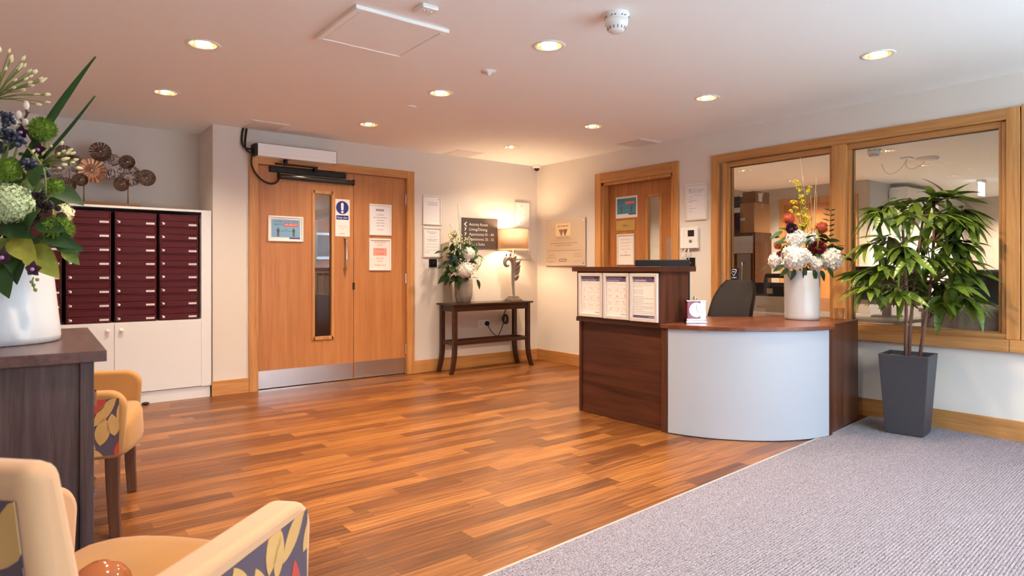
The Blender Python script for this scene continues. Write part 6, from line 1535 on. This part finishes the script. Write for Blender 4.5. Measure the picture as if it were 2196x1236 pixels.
MB().box(5.40, 6.2, .7, 1.86, .0, .80).build('body', mat('glossy black lacquer', (.012, .012, .014, 1), .18), bd_, bevel=.01); MB().box(5.39, 6.21, .69, 1.87, .80, .825).build('top', M_black, bd_, bevel=.004)
r = root('open_magazine', 'open magazine lying on the black office cabinet', 'magazine', (5.75, 1.52, .826), .3)
MB(WM[r]).box(-.10, .10, -.15, 0, 0, .02).box(-.10, .10, 0, .15, 0, .024).build('pages', M_paper, r, bevel=.002); MB(WM[r]).box(-.08, .06, -.13, -.03, .02, .0205).build('picture', M_pinkink, r)
och = root('office_armchair', 'black leather chair behind the office cabinet', 'chair', (7.0, 1.9, 0), math.radians(200))
rounded_slab(WM[och], .60, .54, .62, .09, .50, -.12, .06).build('backrest', mat('black leather', (.014, .013, .013, 1), .4), och, smooth=True, sub=1)
MB(WM[och]).box(0, .5, -.27, .27, .42, .52).build('seat', MATS['black leather'], och, bevel=.03, seg=3); MB(WM[och]).tube([(.22, 0, .05), (.22, 0, .45)], .03, 12).build('gas_lift', M_black, och)
for k in range(5): t_ = 2 * PI * k / 5; MB(WM[och]).tube([(.22, 0, .08), (.22 + .3 * math.cos(t_), .3 * math.sin(t_), .025)], [.028, .022], 8).build('base_spoke', M_black, och)
# ceiling things in the office
smoke('office_smoke_detector', 'white smoke detector on the office ceiling', 7.15, 2.90, 1.1)
r = root('wireless_access_point', 'white dome access point on the office ceiling', 'access point', (8.22, 2.76, ZC)); MB().lathe([(.11, 0), (.115, -.015), (.1, -.035), (.05, -.048), (.001, -.05)], (8.22, 2.76, ZC), 32, False).build('dome', M_wplastic, r, smooth=True)
r = root('junction_box', 'small white junction plate with wires on the office ceiling', 'junction box', (8.04, 2.91, ZC)); MB().box(7.97, 8.11, 2.86, 2.96, ZC - .02, ZC).build('plate', M_wplastic, r, bevel=.003)
MB().tube(bez((8.03, 2.91, ZC - .02), (8.05, 2.95, ZC - .16), (8.1, 2.85, ZC - .16), (8.2, 2.78, ZC - .05)), .004, 6).tube(bez((8.05, 2.91, ZC - .02), (8.0, 2.99, ZC - .2), (7.95, 3.1, ZC - .25), (7.9, 3.12, ZC - .06)), .004, 6).build('wire', M_alu, r, smooth=True)
r = root('air_conditioner', 'white wall mounted air conditioner in the office', 'air conditioner', (10.9, 3.85, 2.02))
MB().box(10.25, 11.5, 3.70, 3.964, 2.02, 2.34).build('body', M_wplastic, r, bevel=.04, seg=4); MB().box(10.28, 11.47, 3.70, 3.80, 2.005, 2.022).build('louvre', M_alu, r)
r = root('hanging_blade', 'white hanging blade on the office ceiling', 'sign', (10.87, 2.97, ZC)); MB().box(10.75, 11.0, 2.965, 2.98, 2.17, 2.36).build('blade', mat('pale emissive acrylic', (.9, .95, 1, 1), .3, emit=(.85, .93, 1, 1), estr=.8), r); MB().box(10.78, 10.97, 2.94, 3.01, 2.36, ZC).build('housing', M_wplastic, r)  # pale blade under the office ceiling with weak emission of its own
r = root('office_socket', 'white switch plate on the far office wall', 'switch', (OX2, 3.4, 1.0)); MB().box(OX2 - .012, OX2, 3.36, 3.45, .96, 1.05).build('plate', M_wplastic, r, bevel=.003)
r = root('shield_decal', 'dark blue square decal with a white shield on the office window', 'sticker', (XB + .05, 3.25, 1.01))
PW = Pl((XB + .0495, 0, 0), (0, -1, 0), (-1, 0, 0))
a0, z1 = [(-q.y, q.z) for q in [atx(1563, 575, XB + .05)]][0]; a1, z0 = [(-q.y, q.z) for q in [atx(1584, 600, XB + .05)]][0]
sheet(r, PW, a0, a1, z0, z1, .001, mat('decal navy', S(22, 28, 58), .4), 'square'); ac_, hc_ = (a0 + a1) / 2, (z1 - z0)
sh_ = lambda s: [(ac_, z0 + hc_ * (.60 - .32 * s)), (ac_ + .028 * s, z0 + hc_ * (.60 + .05 * s)), (ac_ + .031 * s, z0 + hc_ * (.60 + .28 * s)), (ac_, z0 + hc_ * (.60 + .32 * s)), (ac_ - .031 * s, z0 + hc_ * (.60 + .28 * s)), (ac_ - .028 * s, z0 + hc_ * (.60 + .05 * s))]
MB().pprism(PW, sh_(1), .001, .0016).build('shield', M_paper, r); MB().pprism(PW, sh_(.78), .0016, .002).build('shield_field', MATS['decal navy'], r)
MB().rows(PW, ac_ - .018, ac_ + .018, z0 + hc_ * .64, .008, .0025, rng=rng).rows(PW, ac_ - .03, ac_ + .03, z0 + hc_ * .13, .008, .0018, rng=rng).build('lettering', M_paper, r)
